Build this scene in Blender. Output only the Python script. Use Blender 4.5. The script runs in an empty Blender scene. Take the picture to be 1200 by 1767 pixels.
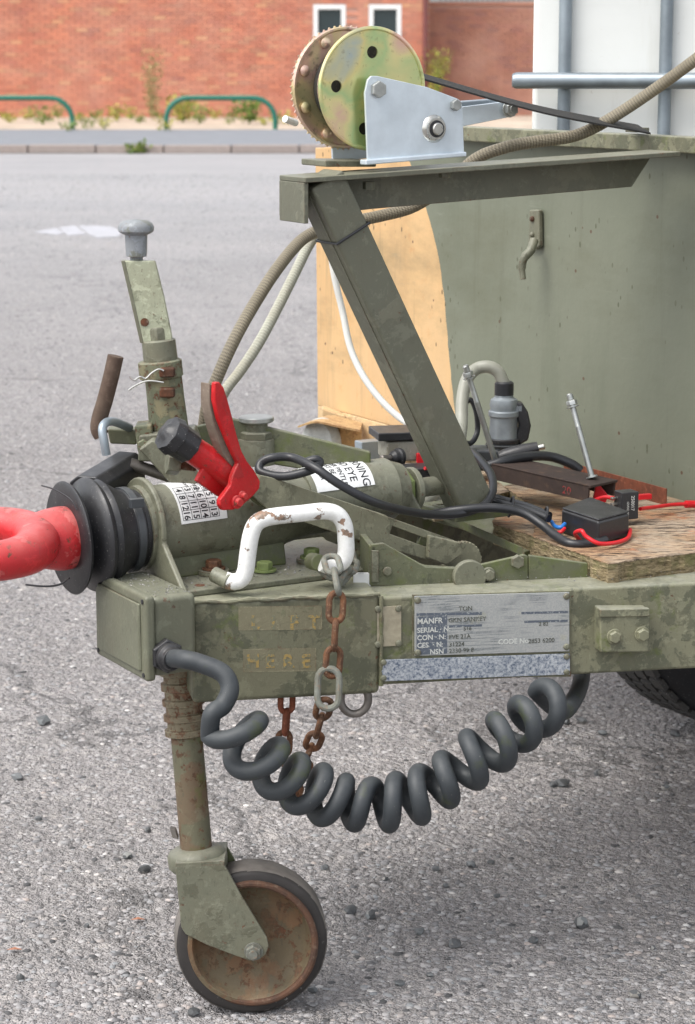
import bpy, bmesh, math, random
import numpy as np
from mathutils import Vector, Matrix, noise as mnoise
R = math.radians
random.seed(7)
sc = bpy.context.scene
col = sc.collection

# ------------------------------------------------------------------ camera
F, CY, HZ, H = 4000.0, 883.5, 75.0, 1.48          # focal length in photo pixels, centre row, horizon row, eye height
TH = math.atan((CY - HZ) / F)
cam_data = bpy.data.cameras.new('camera'); cam = bpy.data.objects.new('camera', cam_data); col.objects.link(cam)
cam.location = (0, 0, H); cam.rotation_euler = (math.pi / 2 - TH, 0, 0)
cam_data.sensor_fit = 'VERTICAL'; cam_data.sensor_height = 36; cam_data.sensor_width = 24.45
cam_data.lens = 36 * F / 1767
cam_data.clip_start = 0.1; cam_data.clip_end = 400
cam_data.dof.use_dof = True; cam_data.dof.focus_distance = 3.6; cam_data.dof.aperture_fstop = 11
sc.camera = cam
# ------------------------------------------------------------------ light
SUN_EL, SUN_AZ = R(58), R(-122)                     # azimuth measured from +Y towards +X
w = bpy.data.worlds.new('World'); sc.world = w; w.use_nodes = True
nt = w.node_tree; nt.nodes.clear()
sky = nt.nodes.new('ShaderNodeTexSky'); sky.sky_type = 'NISHITA'; sky.sun_disc = False
sky.sun_elevation = SUN_EL; sky.sun_rotation = SUN_AZ
sky.air_density = 1.0; sky.dust_density = 3.0; sky.ozone_density = 1.0
bg = nt.nodes.new('ShaderNodeBackground'); bg.inputs['Strength'].default_value = 0.15
wo = nt.nodes.new('ShaderNodeOutputWorld')
hs = nt.nodes.new('ShaderNodeHueSaturation'); hs.inputs['Saturation'].default_value = 0.28
nt.links.new(sky.outputs[0], hs.inputs['Color']); nt.links.new(hs.outputs[0], bg.inputs['Color']); nt.links.new(bg.outputs[0], wo.inputs['Surface'])
sl = bpy.data.lights.new('sun', 'SUN'); sl.energy = 1.05; sl.angle = R(34); sl.color = (1, .965, .91)
so = bpy.data.objects.new('sun', sl); col.objects.link(so); so.location = (-4, -4, 8)
sd = Vector((math.sin(SUN_AZ) * math.cos(SUN_EL), math.cos(SUN_AZ) * math.cos(SUN_EL), math.sin(SUN_EL)))
so.rotation_euler = sd.to_track_quat('Z', 'Y').to_euler()
sc.view_settings.view_transform = 'Standard'; sc.view_settings.look = 'None'
sc.view_settings.gamma = 1; sc.view_settings.use_curve_mapping = False
sc.view_settings.exposure = 1.05
sc.render.engine = 'CYCLES'

# ------------------------------------------------------------------ measuring: a photo point and a real distance, height or plane give a place
sT, cT = math.sin(TH), math.cos(TH)
CAM = Vector((0, 0, H))
def ray(px, py):
    u = (px - 600) / F; v = (CY - py) / F
    return Vector((u, cT + v * sT, -sT + v * cT))
def P(px, py, Y):
    d = ray(px, py); return CAM + d * (Y / d.y)
def PZ(px, py, z):
    d = ray(px, py); return CAM + d * ((z - H) / d.z)
def PN(px, py, pt, n):
    d = ray(px, py); return CAM + d * ((pt - CAM).dot(n) / d.dot(n))
def PXM(Y): return F / (Y * cT + .7 * sT)            # photo pixels per metre round that distance
FI = R(29.5)
A = Vector((math.cos(FI), math.sin(FI), 0))          # to the rear of the trailer
B = Vector((-math.sin(FI), math.cos(FI), 0))         # to its far side
Z = Vector((0, 0, 1)); X = Vector((1, 0, 0)); YV = Vector((0, 1, 0))

# ------------------------------------------------------------------ mesh helpers
WO = {}
def catmull(pts, n=8, closed=False):
    pts = [Vector(p) for p in pts]; out = []
    m = len(pts)
    rng = range(m if closed else m - 1)
    for i in rng:
        if closed: p0, p1, p2, p3 = pts[(i-1) % m], pts[i], pts[(i+1) % m], pts[(i+2) % m]
        else: p0, p1, p2, p3 = pts[max(i-1, 0)], pts[i], pts[i+1], pts[min(i+2, m-1)]
        for k in range(n):
            t = k / n
            out.append(.5 * ((2*p1) + (-p0+p2)*t + (2*p0-5*p1+4*p2-p3)*t*t + (-p0+3*p1-3*p2+p3)*t**3))
    if not closed: out.append(pts[-1])
    return out
class MB:
    def __init__(s): s.v = []; s.f = []; s.uv = {}; s.vc = None
    def add(s, vs, fs, uvs=None):
        b = len(s.v); s.v += [Vector(q) for q in vs]
        for k, f in enumerate(fs):
            if uvs: s.uv[len(s.f)] = uvs[k]
            s.f.append([b + i for i in f])
        return s
    def box(s, c, sx, sy, sz, ax=X, ay=YV, az=Z):
        c = Vector(c); vs = []
        for k in (-1, 1):
            for j in (-1, 1):
                for i in (-1, 1): vs.append(c + ax*(i*sx/2) + ay*(j*sy/2) + az*(k*sz/2))
        if ax.cross(ay).dot(az) < 0:
            return s.add(vs, [(0,1,3,2),(4,6,7,5),(0,4,5,1),(2,3,7,6),(0,2,6,4),(1,5,7,3)])
        return s.add(vs, [(0,2,3,1),(4,5,7,6),(0,1,5,4),(2,6,7,3),(0,4,6,2),(1,3,7,5)])
    def prism(s, poly, vec):
        n = len(poly); vec = Vector(vec); poly = [Vector(p) for p in poly]
        nn = Vector((0,0,0))
        for i in range(n): nn += poly[i].cross(poly[(i+1) % n])
        if nn.dot(vec) > 0: poly = poly[::-1]
        vs = poly + [p + vec for p in poly]
        return s.add(vs, [tuple(range(n)), tuple(range(2*n-1, n-1, -1))] + [((i+1) % n, i, n+i, n+(i+1) % n) for i in range(n)])
    def tube(s, pts, r, seg=12, closed=False, cap=True, ref=None, sx=1, ell=1):
        pts = [Vector(p) for p in pts]; n = len(pts)
        rr = r if hasattr(r, '__len__') else [r]*n
        T = []
        for i in range(n):
            if closed: t = pts[(i+1) % n] - pts[i-1]
            else: t = pts[min(i+1, n-1)] - pts[max(i-1, 0)]
            T.append(t.normalized())
        u = (Vector(ref) if ref is not None else (Z if abs(T[0].z) < .9 else X)); u = (u - T[0]*u.dot(T[0])).normalized()
        vs = []; L = 0; Ls = []
        for i in range(n):
            if i:
                L += (pts[i] - pts[i-1]).length
                u = (u - T[i]*u.dot(T[i])).normalized()
            Ls.append(L); b = T[i].cross(u)
            for k in range(seg):
                a = 2*math.pi*k/seg
                vs.append(pts[i] + (u*math.cos(a) + b*(math.sin(a)*ell))*rr[i])
        fs = []; uv = []
        for i in range(n if closed else n-1):
            j = (i+1) % n; l0 = Ls[i]; l1 = Ls[j] if j else L + (pts[0]-pts[-1]).length
            for k in range(seg):
                k2 = (k+1) % seg
                fs.append((i*seg+k, i*seg+k2, j*seg+k2, j*seg+k))
                uv.append(((k/seg, l0), ((k+1)/seg, l0), ((k+1)/seg, l1), (k/seg, l1)))
        if not closed and cap:
            fs.append(tuple(range(seg-1, -1, -1))); uv.append(tuple((0, 0) for _ in range(seg)))
            fs.append(tuple((n-1)*seg+k for k in range(seg))); uv.append(tuple((0, 0) for _ in range(seg)))
        return s.add(vs, fs, uv)
    def lathe(s, prof, o, ax, seg=32, ref=None, rad=None, cap=True):
        o = Vector(o); ax = Vector(ax).normalized()
        u = Vector(ref) if ref is not None else (Z if abs(ax.z) < .9 else X); u = (u - ax*u.dot(ax)).normalized(); b = ax.cross(u)
        vs = []; fs = []; n = len(prof)
        for (t, r) in prof:
            for k in range(seg):
                a = 2*math.pi*k/seg; q = r if rad is None else rad(a, r)
                vs.append(o + ax*t + (u*math.cos(a) + b*math.sin(a))*q)
        for i in range(n-1):
            for k in range(seg):
                k2 = (k+1) % seg; fs.append((i*seg+k, i*seg+k2, (i+1)*seg+k2, (i+1)*seg+k))
        if cap and prof[0][1] > 1e-5: fs.append(tuple(range(seg-1, -1, -1)))
        if cap and prof[-1][1] > 1e-5: fs.append(tuple((n-1)*seg+k for k in range(seg)))
        return s.add(vs, fs)
    def cyl(s, o, ax, r, h, seg=20): return s.lathe([(0, r), (h, r)], o, ax, seg)
    def hexa(s, o, ax, r, h, ref=None): return s.lathe([(0, r), (h*.85, r), (h, r*.9)], o, ax, 6, ref)
    def ball(s, c, r, n=10, sq=1):
        return s.lathe([(-r*math.cos(math.pi*i/n)*sq, max(1e-6, r*math.sin(math.pi*i/n))) for i in range(n+1)], c, Z, 2*n)
    def build(s, name, mat, parent=None, bev=0, seg=2, ang=35, origin=None, sub=0, smooth=True, jit=0, label=None):
        if parent is not None: o0 = WO[parent]
        elif origin is not None: o0 = Vector(origin)
        else:
            mn = Vector([min(v[i] for v in s.v) for i in range(3)]); mx = Vector([max(v[i] for v in s.v) for i in range(3)])
            o0 = Vector(((mn.x+mx.x)/2, (mn.y+mx.y)/2, mn.z))
        me = bpy.data.meshes.new(name)
        if jit: s.v = [v + mnoise.noise_vector(v*40)*jit + mnoise.noise_vector(v*11)*jit*1.5 for v in s.v]
        me.from_pydata([v - o0 for v in s.v], [], s.f)
        if s.uv:
            ul = me.uv_layers.new(name='uv')
            for p in me.polygons:
                q = s.uv.get(p.index)
                if q:
                    for k, li in enumerate(p.loop_indices): ul.data[li].uv = q[k]
        me.validate(); me.update()
        if smooth:
            me.shade_smooth(); me.set_sharp_from_angle(angle=R(ang))
        me.materials.append(mat)
        o = bpy.data.objects.new(name, me); col.objects.link(o)
        if parent is not None: o.parent = parent
        else: o.location = o0
        WO[o] = o0.copy()
        if bev:
            m = o.modifiers.new('bevel', 'BEVEL'); m.width = bev; m.segments = seg; m.limit_method = 'ANGLE'; m.angle_limit = R(30); m.harden_normals = True
        if sub:
            m = o.modifiers.new('sub', 'SUBSURF'); m.levels = sub; m.render_levels = sub
        if label: o['label'] = label
        return o
def thing(name, label, cat, loc, group=None):
    o = bpy.data.objects.new(name, None); col.objects.link(o); o.empty_display_size = .05
    o.location = loc; WO[o] = Vector(loc); o['label'] = label; o['category'] = cat
    if group: o['group'] = group
    return o
def tag(o, label, cat, group=None):
    o['label'] = label; o['category'] = cat
    if group: o['group'] = group
    return o
def struct(o): o['kind'] = 'structure'; return o
def stuff(o): o['kind'] = 'stuff'; return o
def curve_plate(outline, holes, thick, bev=0):
    """filled flat outline with holes, extruded; returns verts (x, y, z centred) and faces"""
    cu = bpy.data.curves.new('plate', 'CURVE'); cu.dimensions = '2D'; cu.fill_mode = 'BOTH'; cu.extrude = thick/2 - bev; cu.bevel_depth = bev; cu.bevel_resolution = 1; cu.offset = -bev
    for loop in [outline] + holes:
        sp = cu.splines.new('POLY'); sp.points.add(len(loop)-1); sp.use_cyclic_u = True
        for i, (x, y) in enumerate(loop): sp.points[i].co = (x, y, 0, 1)
    return eval_curve(cu)
def eval_curve(cu):
    o = bpy.data.objects.new('tmp', cu); col.objects.link(o)
    dg = bpy.context.evaluated_depsgraph_get()
    me = bpy.data.meshes.new_from_object(o.evaluated_get(dg))
    vs = [v.co.copy() for v in me.vertices]; fs = [tuple(p.vertices) for p in me.polygons]
    bpy.data.objects.remove(o); bpy.data.curves.remove(cu); bpy.data.meshes.remove(me)
    return vs, fs
def circ(cx, cy, r, n=24): return [(cx + r*math.cos(2*math.pi*k/n), cy + r*math.sin(2*math.pi*k/n)) for k in range(n)]
def text(s, size, thick=.0004, bold=.0, sp=1.0, align='LEFT'):
    cu = bpy.data.curves.new('txt', 'FONT'); cu.body = s; cu.size = size; cu.extrude = thick/2; cu.align_x = align; cu.offset = bold; cu.space_character = sp; cu.resolution_u = 3
    return eval_curve(cu)
def flat_text(mb, s, size, o, ux, uy, un, **k):
    vs, fs = text(s, size, **k); mb.add([o + ux*v.x + uy*v.y + un*v.z for v in vs], fs); return mb

# ------------------------------------------------------------------ material helpers
class NT:
    def __init__(s, name):
        s.m = bpy.data.materials.new(name); s.m.use_nodes = True; s.t = s.m.node_tree; s.t.nodes.clear()
        s.out = s.t.nodes.new('ShaderNodeOutputMaterial'); s.b = s.t.nodes.new('ShaderNodeBsdfPrincipled')
        s.t.links.new(s.b.outputs[0], s.out.inputs[0]); s._c = None
    def n(s, ty, **k):
        q = s.t.nodes.new(ty)
        for a, v in k.items(): setattr(q, a, v)
        return q
    def l(s, a, b):
        if isinstance(a, bpy.types.NodeSocket): s.t.links.new(a, b)
        else:
            if hasattr(b.default_value, '__len__') and not hasattr(a, '__len__'): a = (a,)*len(b.default_value)
            if hasattr(a, '__len__') and len(a) == 3 and len(b.default_value) == 4: a = (*a, 1)
            b.default_value = a
    def co(s, scale=None, kind='Object', loc=None):
        if s._c is None: s._c = s.n('ShaderNodeTexCoord')
        v = s._c.outputs[kind]
        if scale is None and loc is None: return v
        mp = s.n('ShaderNodeMapping'); s.l(v, mp.inputs[0])
        if scale is not None: mp.inputs['Scale'].default_value = scale
        if loc is not None: mp.inputs['Location'].default_value = loc
        return mp.outputs[0]
    def noise(s, sc_, det=4, rough=.55, vec=None, dist=0):
        q = s.n('ShaderNodeTexNoise'); s.l(vec if vec is not None else s.co(), q.inputs['Vector']); q.inputs['Scale'].default_value = sc_
        q.inputs['Detail'].default_value = det; q.inputs['Roughness'].default_value = rough; q.inputs['Distortion'].default_value = dist
        return q.outputs[0]
    def vor(s, sc_, feat='F1', vec=None, out='Distance', rnd=1):
        q = s.n('ShaderNodeTexVoronoi', feature=feat); s.l(vec if vec is not None else s.co(), q.inputs['Vector']); q.inputs['Scale'].default_value = sc_
        q.inputs['Randomness'].default_value = rnd
        return q.outputs[out]
    def ramp(s, f, pts, interp='LINEAR'):
        q = s.n('ShaderNodeValToRGB'); s.l(f, q.inputs[0]); e = q.color_ramp; e.interpolation = interp
        while len(e.elements) < len(pts): e.elements.new(.5)
        for i, (p, c) in enumerate(pts):
            e.elements[i].position = p
            if not hasattr(c, '__len__'): c = (c, c, c)
            e.elements[i].color = (*c[:3], 1)
        return q.outputs[0]
    def mix(s, f, a, b, mode='MIX'):
        q = s.n('ShaderNodeMix', data_type='RGBA', blend_type=mode)
        s.l(f, q.inputs[0]); s.l(a, q.inputs[6]); s.l(b, q.inputs[7]); return q.outputs[2]
    def ma(s, op, a, b=0, c=0):
        q = s.n('ShaderNodeMath', operation=op); s.l(a, q.inputs[0]); s.l(b, q.inputs[1]); s.l(c, q.inputs[2]); return q.outputs[0]
    def bump(s, h, st, dist=.001, nrm=None):
        q = s.n('ShaderNodeBump'); q.inputs['Strength'].default_value = st; q.inputs['Distance'].default_value = dist
        s.l(h, q.inputs['Height'])
        if nrm is not None: s.l(nrm, q.inputs['Normal'])
        return q.outputs[0]
    def up(s):
        g = s.n('ShaderNodeNewGeometry'); x = s.n('ShaderNodeSeparateXYZ'); s.l(g.outputs['Normal'], x.inputs[0]); return x.outputs[2]
    def fin(s, colr, rough=.5, metal=0, nrm=None, spec=None, **k):
        s.l(colr, s.b.inputs['Base Color']); s.l(rough, s.b.inputs['Roughness']); s.l(metal, s.b.inputs['Metallic'])
        if nrm is not None: s.l(nrm, s.b.inputs['Normal'])
        if spec is not None: s.l(spec, s.b.inputs['Specular IOR Level'])
        for a, v in k.items(): s.l(v, s.b.inputs[a])
        return s.m
RUST1, RUST2 = (.165, .066, .034), (.065, .034, .022)
def paint(name, base, alt, flake=.5, rust=.3, sc_=14, dust=.35, rough=.5, dustc=(.33, .33, .27), scratch=.3, moss=0, grime=.5):
    """brushed-on paint over older paint: patches, chips down to rust, speckle, dust on upward faces"""
    m = NT(name)
    sk = m.noise(sc_*9, 5, .7, m.co((1, 1, .35), loc=(5, 5, 2)))
    big = m.noise(sc_*.35, 5, .6); mid = m.noise(sc_*1.3, 8, .62, dist=.3); fine = m.noise(sc_*14, 4, .6); sp = m.noise(sc_*5, 6, .7)
    c = m.mix(m.ramp(big, [(.3, 0), (.7, 1)]), base, tuple(x*.8 for x in base))
    fl = m.ramp(mid, [(.5 + .22*(1-flake) - .05, 0), (.5 + .22*(1-flake) - .02, 1)])
    c = m.mix(m.ma('MULTIPLY', fl, .8), c, alt)
    c = m.mix(m.ramp(m.noise(sc_*3.3, 7, .7, m.co((1, 1, .5), loc=(3, 1, 7))), [(.56, 0), (.66, .55*grime)]), c, tuple(x*.45 for x in base))
    ch = m.ramp(sp, [(.66 - .12*rust, 0), (.69 - .12*rust, 1)])
    ch2 = m.ma('MULTIPLY', ch, m.ramp(m.noise(sc_*.8, 4, .6, m.co(loc=(9, 4, 2))), [(.52 - .2*rust, 0), (.6 - .2*rust, 1)]))
    rc = m.mix(m.ramp(fine, [(.3, 0), (.7, 1)]), RUST1, RUST2)
    c = m.mix(ch2, c, rc)
    c = m.mix(m.ma('MULTIPLY', m.ramp(fine, [(.62, 0), (.72, 1)]), .35), c, tuple(min(1, x*1.7) for x in base))
    c = m.mix(m.ramp(sk, [(.60, 0), (.68, .55*grime + .15)]), c, (.055, .05, .036)); c = m.mix(m.ramp(sk, [(.33, .35), (.38, 0)]), c, tuple(min(1, x*1.5) for x in base))
    dm = m.noise(sc_*.9, 7, .7, m.co((1, 1, .8), loc=(11, 3, 6)), .4)
    c = m.mix(m.ma('MULTIPLY', m.ramp(dm, [(.44, 0), (.62, 1)]), .25 + .35*grime), c, (tuple(x*.62 + y*.25 for x, y in zip(base, (.20, .16, .10)))))
    c = m.mix(m.ma('MULTIPLY', m.ramp(m.noise(sc_*2.2, 8, .75, m.co(loc=(1, 13, 4)), .3), [(.55, 0), (.60, 1)]), .45), c, tuple(min(1, x*1.35 + .012) for x in base))
    if moss:
        ms = m.ramp(m.noise(sc_*1.1, 7, .7, m.co(loc=(2, 8, 5))), [(.6 - .2*moss, 0), (.68 - .1*moss, 1)])
        c = m.mix(m.ma('MULTIPLY', ms, .7), c, (.10, .125, .03))
    if dust:
        u = m.ramp(m.up(), [(.3, 0), (.95, 1)])
        dn = m.ma('MULTIPLY', u, m.ramp(m.noise(sc_*2, 6, .65), [(.3, .35), (.65, 1)]))
        c = m.mix(m.ma('MULTIPLY', dn, dust), c, dustc)
    bv = m.n('ShaderNodeBevel', samples=4); bv.inputs['Radius'].default_value = .0035
    ge = m.n('ShaderNodeNewGeometry'); dt = m.n('ShaderNodeVectorMath', operation='DOT_PRODUCT'); m.l(bv.outputs[0], dt.inputs[0]); m.l(ge.outputs['Normal'], dt.inputs[1])
    ed = m.ma('MULTIPLY', m.ramp(dt.outputs['Value'], [(.86, 1), (.985, 0)]), m.ramp(m.noise(sc_*4, 6, .7, m.co(loc=(6, 6, 1))), [(.44, 0), (.56, 1)]))
    c = m.mix(m.ma('MULTIPLY', ed, .75), c, m.mix(m.ramp(mid, [(.45, 0), (.55, 1)]), tuple(min(1, x*1.9) for x in base), rc))
    nr = m.bump(m.ma('ADD', m.ma('MULTIPLY', mid, .6), m.ma('MULTIPLY', fine, .3)), .5, .003)
    nr = m.bump(m.ma('ADD', fl, m.ma('MULTIPLY', ch2, -1.5)), .5, .0006, nr)
    ro = m.ma('ADD', m.ma('MULTIPLY', fine, .25), rough - .1)
    ro = m.ma('ADD', ro, m.ma('MULTIPLY', ch2, .3))
    return m.fin(c, ro, 0, nr, spec=.4)
def rusty(name, c1=RUST1, c2=RUST2, c3=(.20, .17, .13), sc_=30, metal=.2):
    m = NT(name); a = m.noise(sc_, 8, .7); b = m.noise(sc_*4, 5, .6, m.co(loc=(4, 2, 1)))
    c = m.mix(m.ramp(a, [(.35, 0), (.6, 1)]), c1, c2); c = m.mix(m.ramp(b, [(.55, 0), (.7, .8)]), c, c3)
    return m.fin(c, .75, metal, m.bump(m.ma('ADD', a, m.ma('MULTIPLY', b, .5)), .6, .0012), spec=.3)
def plain(name, c, rough=.5, metal=0, var=.15, sc_=60, bump=.15, spec=None, dust=0, dustc=(.35, .34, .32), speck=0):
    m = NT(name); a = m.noise(sc_, 5, .6); b = m.noise(sc_*.15, 4, .6)
    cc = m.mix(m.ramp(m.ma('ADD', m.ma('MULTIPLY', a, .5), m.ma('MULTIPLY', b, .5)), [(.35, 0), (.65, 1)]), tuple(x*(1-var) for x in c), tuple(min(1, x*(1+var)) for x in c))
    if dust:
        u = m.ramp(m.up(), [(.1, 0), (.9, 1)])
        cc = m.mix(m.ma('MULTIPLY', m.ma('MULTIPLY', u, dust), m.ramp(m.noise(sc_*.6, 6, .7), [(.35, .2), (.7, 1)])), cc, dustc)
    if speck:
        cc = m.mix(m.ramp(m.noise(sc_*5, 3, .6), [(.7 - .04*speck, 0), (.74, .8)]), cc, dustc)
    return m.fin(cc, m.ma('ADD', m.ma('MULTIPLY', a, .2), rough - .1), metal, m.bump(a, bump, .001), spec=spec)
def simple(name, c, rough=.5, metal=0, **k):
    m = NT(name); return m.fin(c, rough, metal, **k)

EDGE = True
OL = (.155, .165, .098); OLD = (.075, .088, .052); OLP = (.25, .25, .17)
M = {}
M['rail'] = paint('weathered_olive_paint', (.158, .156, .100), (.072, .075, .048), .72, .36, 13, .75, .5, (.36, .36, .27), moss=.2)
M['rail_flaky'] = paint('flaking_olive_paint', (.195, .193, .125), (.088, .092, .06), .8, .15, 20, .6, .55, moss=.25)
M['coup'] = paint('smooth_olive_paint', (.160, .162, .115), (.098, .098, .066), .5, .36, 18, .4, .42, grime=.8)
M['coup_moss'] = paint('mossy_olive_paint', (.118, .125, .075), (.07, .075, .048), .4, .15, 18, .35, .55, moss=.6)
M['post'] = paint('olive_post_paint', (.135, .137, .100), (.165, .163, .118), .45, .25, 9, .5, .42, (.30, .29, .21), grime=.4)
M['pale'] = paint('pale_olive_paint', (.40, .42, .30), (.20, .21, .14), .42, .45, 22, .3, .5)
M['lever'] = paint('lit_olive_lever_paint', (.235, .23, .155), (.12, .12, .08), .55, .35, 20, .5, .55, grime=.7)  # paler than the housing paint; the light on the lever is put into colour
M['rustgreen'] = paint('rusty_olive_paint', (.15, .16, .10), (.24, .21, .12), .55, .95, 18, .2, .6)
M['stem'] = paint('rust_streaked_paint', (.14, .135, .085), (.15, .085, .05), .85, .9, 10, .1, .55, grime=.9, moss=.2)
M['jbox'] = paint('grey_green_enamel', (.145, .150, .105), (.115, .118, .082), .3, .2, 12, .5, .4, (.27, .27, .21), grime=.5)
M['rust'] = rusty('rust'); M['rustbar'] = rusty('red_rust', (.27, .085, .045), (.14, .05, .03), (.33, .12, .07), 24)
M['chain'] = rusty('rusty_chain', (.20, .09, .045), (.10, .055, .035), (.28, .19, .12), 45, .3)
M['chain_grey'] = rusty('greyed_chain', (.24, .25, .22), (.17, .17, .14), (.26, .17, .11), 40, .35)
M['brownsteel'] = rusty('brown_steel', (.085, .06, .05), (.06, .045, .04), (.13, .085, .06), 16, .35)
M['red'] = paint('red_enamel', (.50, .007, .011), (.36, .012, .015), .45, .42, 22, .14, .34, (.75, .25, .24), grime=.15)
M['redeye'] = paint('faded_red_sheen_paint', (.50, .022, .026), (.56, .13, .12), .60, .62, 13, .45, .40, (.62, .26, .24), grime=.25)  # faded, chipped red; the ring's pink sheen is put into the colour
M['brownblade'] = rusty('worn_brown_blade', (.24, .19, .15), (.17, .13, .10), (.30, .25, .20), 30)
M['white'] = None
def white_paint():
    m = NT('chipped_white_paint'); a = m.noise(26, 6, .6); f = m.noise(160, 4, .6)
    k = m.ramp(a, [(.585, 0), (.60, 1)]); c = m.mix(m.ramp(f, [(.3, 0), (.8, 1)]), (.80, .80, .78), (.66, .66, .62))
    c = m.mix(k, c, m.mix(m.ramp(f, [(.4, 0), (.6, 1)]), (.16, .13, .10), (.30, .19, .13)))
    return m.fin(c, .35, 0, m.bump(m.ma('ADD', m.ma('MULTIPLY', k, -1), m.ma('MULTIPLY', f, .2)), .5, .0008))
M['white'] = white_paint()
M['rubber'] = plain('black_rubber', (.018, .018, .020), .42, 0, .2, 60, .25, dust=.10, speck=1.2)
def coil_mat():
    m = NT('slate_cable_sheath'); a = m.noise(45, 6, .65); b = m.noise(8, 5, .65); sc = m.noise(300, 3, .6)
    c = m.mix(m.ramp(b, [(.35, 0), (.7, 1)]), (.022, .027, .032), (.036, .042, .046))
    c = m.mix(m.ma('MULTIPLY', m.ramp(m.up(), [(.0, 0), (.9, .55)]), m.ramp(a, [(.35, .2), (.7, 1)])), c, (.095, .10, .10))
    c = m.mix(m.ramp(m.noise(11, 6, .7, m.co(loc=(2, 2, 2))), [(.56, 0), (.66, .7)]), c, (.05, .062, .018))
    c = m.mix(m.ramp(sc, [(.70, 0), (.74, .7)]), c, (.28, .27, .24))
    return m.fin(c, m.ma('ADD', .46, m.ma('MULTIPLY', a, .25)), 0, m.bump(m.ma('ADD', a, m.ma('MULTIPLY', b, 2)), .25, .0015))
M['coil'] = coil_mat()
M['coil_old'] = plain('slate_cable_sheath', (.036, .042, .047), .52, 0, .2, 35, .12, dust=.22, dustc=(.14, .15, .15), speck=.6)
M['blackpl'] = plain('black_plastic', (.022, .022, .024), .38, 0, .2, 70, .2, dust=.22, dustc=(.2, .19, .18), speck=1)
M['cable'] = plain('black_cable', (.02, .021, .024), .40, 0, .1, 80, .1, dust=.10, dustc=(.15, .15, .14))
M['darkgrey'] = plain('charcoal_cast_rubber', (.045, .05, .055), .5, 0, .2, 40, .2, dust=.2)
M['galv'] = plain('galvanised_steel', (.66, .73, .78), .38, .45, .16, 18, .15)
M['galvdull'] = plain('dull_galvanised_tube', (.27, .31, .34), .42, .6, .3, 14, .2)
M['zincgrey'] = plain('grey_zinc_casting', (.30, .33, .35), .5, .5, .25, 40, .5)
M['steel'] = plain('bright_steel', (.55, .54, .50), .28, .95, .15, 60, .1)
M['bolt'] = plain('zinc_bolt', (.42, .43, .41), .38, .8, .2, 90, .2)
M['oldsteel'] = plain('weathered_steel', (.22, .20, .18), .5, .7, .3, 50, .4)
M['mossbolt'] = plain('mossy_bolt', (.16, .20, .07), .7, 0, .35, 90, .5)
M['red_plastic'] = plain('red_plastic', (.60, .012, .02), .35, 0, .1, 60, .1)
M['blue_plastic'] = plain('blue_plastic', (.02, .16, .50), .35, 0, .1, 60, .1)
M['conduit'] = plain('grey_pvc_conduit', (.30, .30, .25), .42, 0, .12, 30, .2, dust=0)
M['conduitdark'] = plain('dirty_conduit', (.19, .19, .15), .5, 0, .2, 30, .2)
M['whitecable'] = plain('white_cable', (.68, .68, .64), .4, 0, .06, 30, .1)
M['hoopgreen'] = plain('green_barrier_paint', (.015, .15, .10), .4, 0, .1, 8, .1)
M['winwhite'] = simple('white_window_frame', (.80, .82, .82), .4)
M['glass'] = simple('window_glass', (.035, .05, .055), .12)
M['pipe'] = plain('brown_downpipe', (.17, .055, .05), .5, 0, .1, 4, .1)
M['ink'] = simple('black_ink', (.02, .02, .022), .5)
M['labelw'] = plain('white_label', (.72, .73, .72), .42, 0, .06, 70, .15)
M['yellowp'] = None
def worn(name, c, under, th=.5, sc_=120, rough=.55, metal=0):
    m = NT(name); a = m.noise(sc_, 6, .7)
    return m.fin(m.mix(m.ramp(a, [(th-.02, 0), (th+.02, 1)]), c, under), rough, metal)
M['yellowp'] = worn('worn_yellow_stencil', (.32, .22, .07), (.155, .155, .10), .505, 130)
M['lettl'] = worn('pale_raised_lettering', (.60, .61, .57), (.27, .28, .29), .60, 300, .45, .3)
M['lettd'] = worn('dark_stamped_lettering', (.07, .075, .06), (.30, .31, .29), .60, 260)
M['lettp'] = simple('white_print', (.62, .62, .58), .5)
M['lettr'] = worn('faded_red_marks', (.28, .03, .03), (.085, .06, .05), .5, 180)
def plate_mat():
    m = NT('worn_nameplate'); a = m.noise(16, 6, .6); f = m.noise(420, 5, .7); st = m.noise(60, 3, .5, m.co((.25, .25, 6)))
    c = m.mix(m.ramp(f, [(.42, 0), (.58, 1)]), (.34, .355, .35), (.43, .43, .41))
    k = m.ma('MULTIPLY', m.ramp(st, [(.52, 0), (.56, 1)]), m.ramp(f, [(.40, 0), (.50, 1)]))
    k = m.ma('MULTIPLY', k, m.ramp(a, [(.44, 0), (.56, 1)]))
    c = m.mix(m.ma('MULTIPLY', k, .75), c, (.14, .16, .17)); c = m.mix(m.ramp(m.noise(24, 5, .6, m.co(loc=(5, 5, 5))), [(.6, 0), (.72, .6)]), c, (.42, .40, .26))
    return m.fin(c, .45, .35, m.bump(f, .2, .0004))
M['plate'] = plate_mat()
def plate2_mat():
    m = NT('mottled_aluminium_strip'); f = m.noise(210, 5, .75); g = m.noise(12, 4, .6)
    c = m.ramp(f, [(.38, (.10, .13, .19)), (.5, (.36, .39, .43)), (.62, (.56, .58, .60))])
    c = m.mix(m.ramp(g, [(.60, 0), (.72, .6)]), c, (.40, .31, .23))
    return m.fin(c, .45, .4, m.bump(f, .3, .0004))
M['plate2'] = plate2_mat()
M['brassplate'] = plain('tan_tally_plate', (.36, .32, .23), .5, .2, .25, 90, .3)
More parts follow.
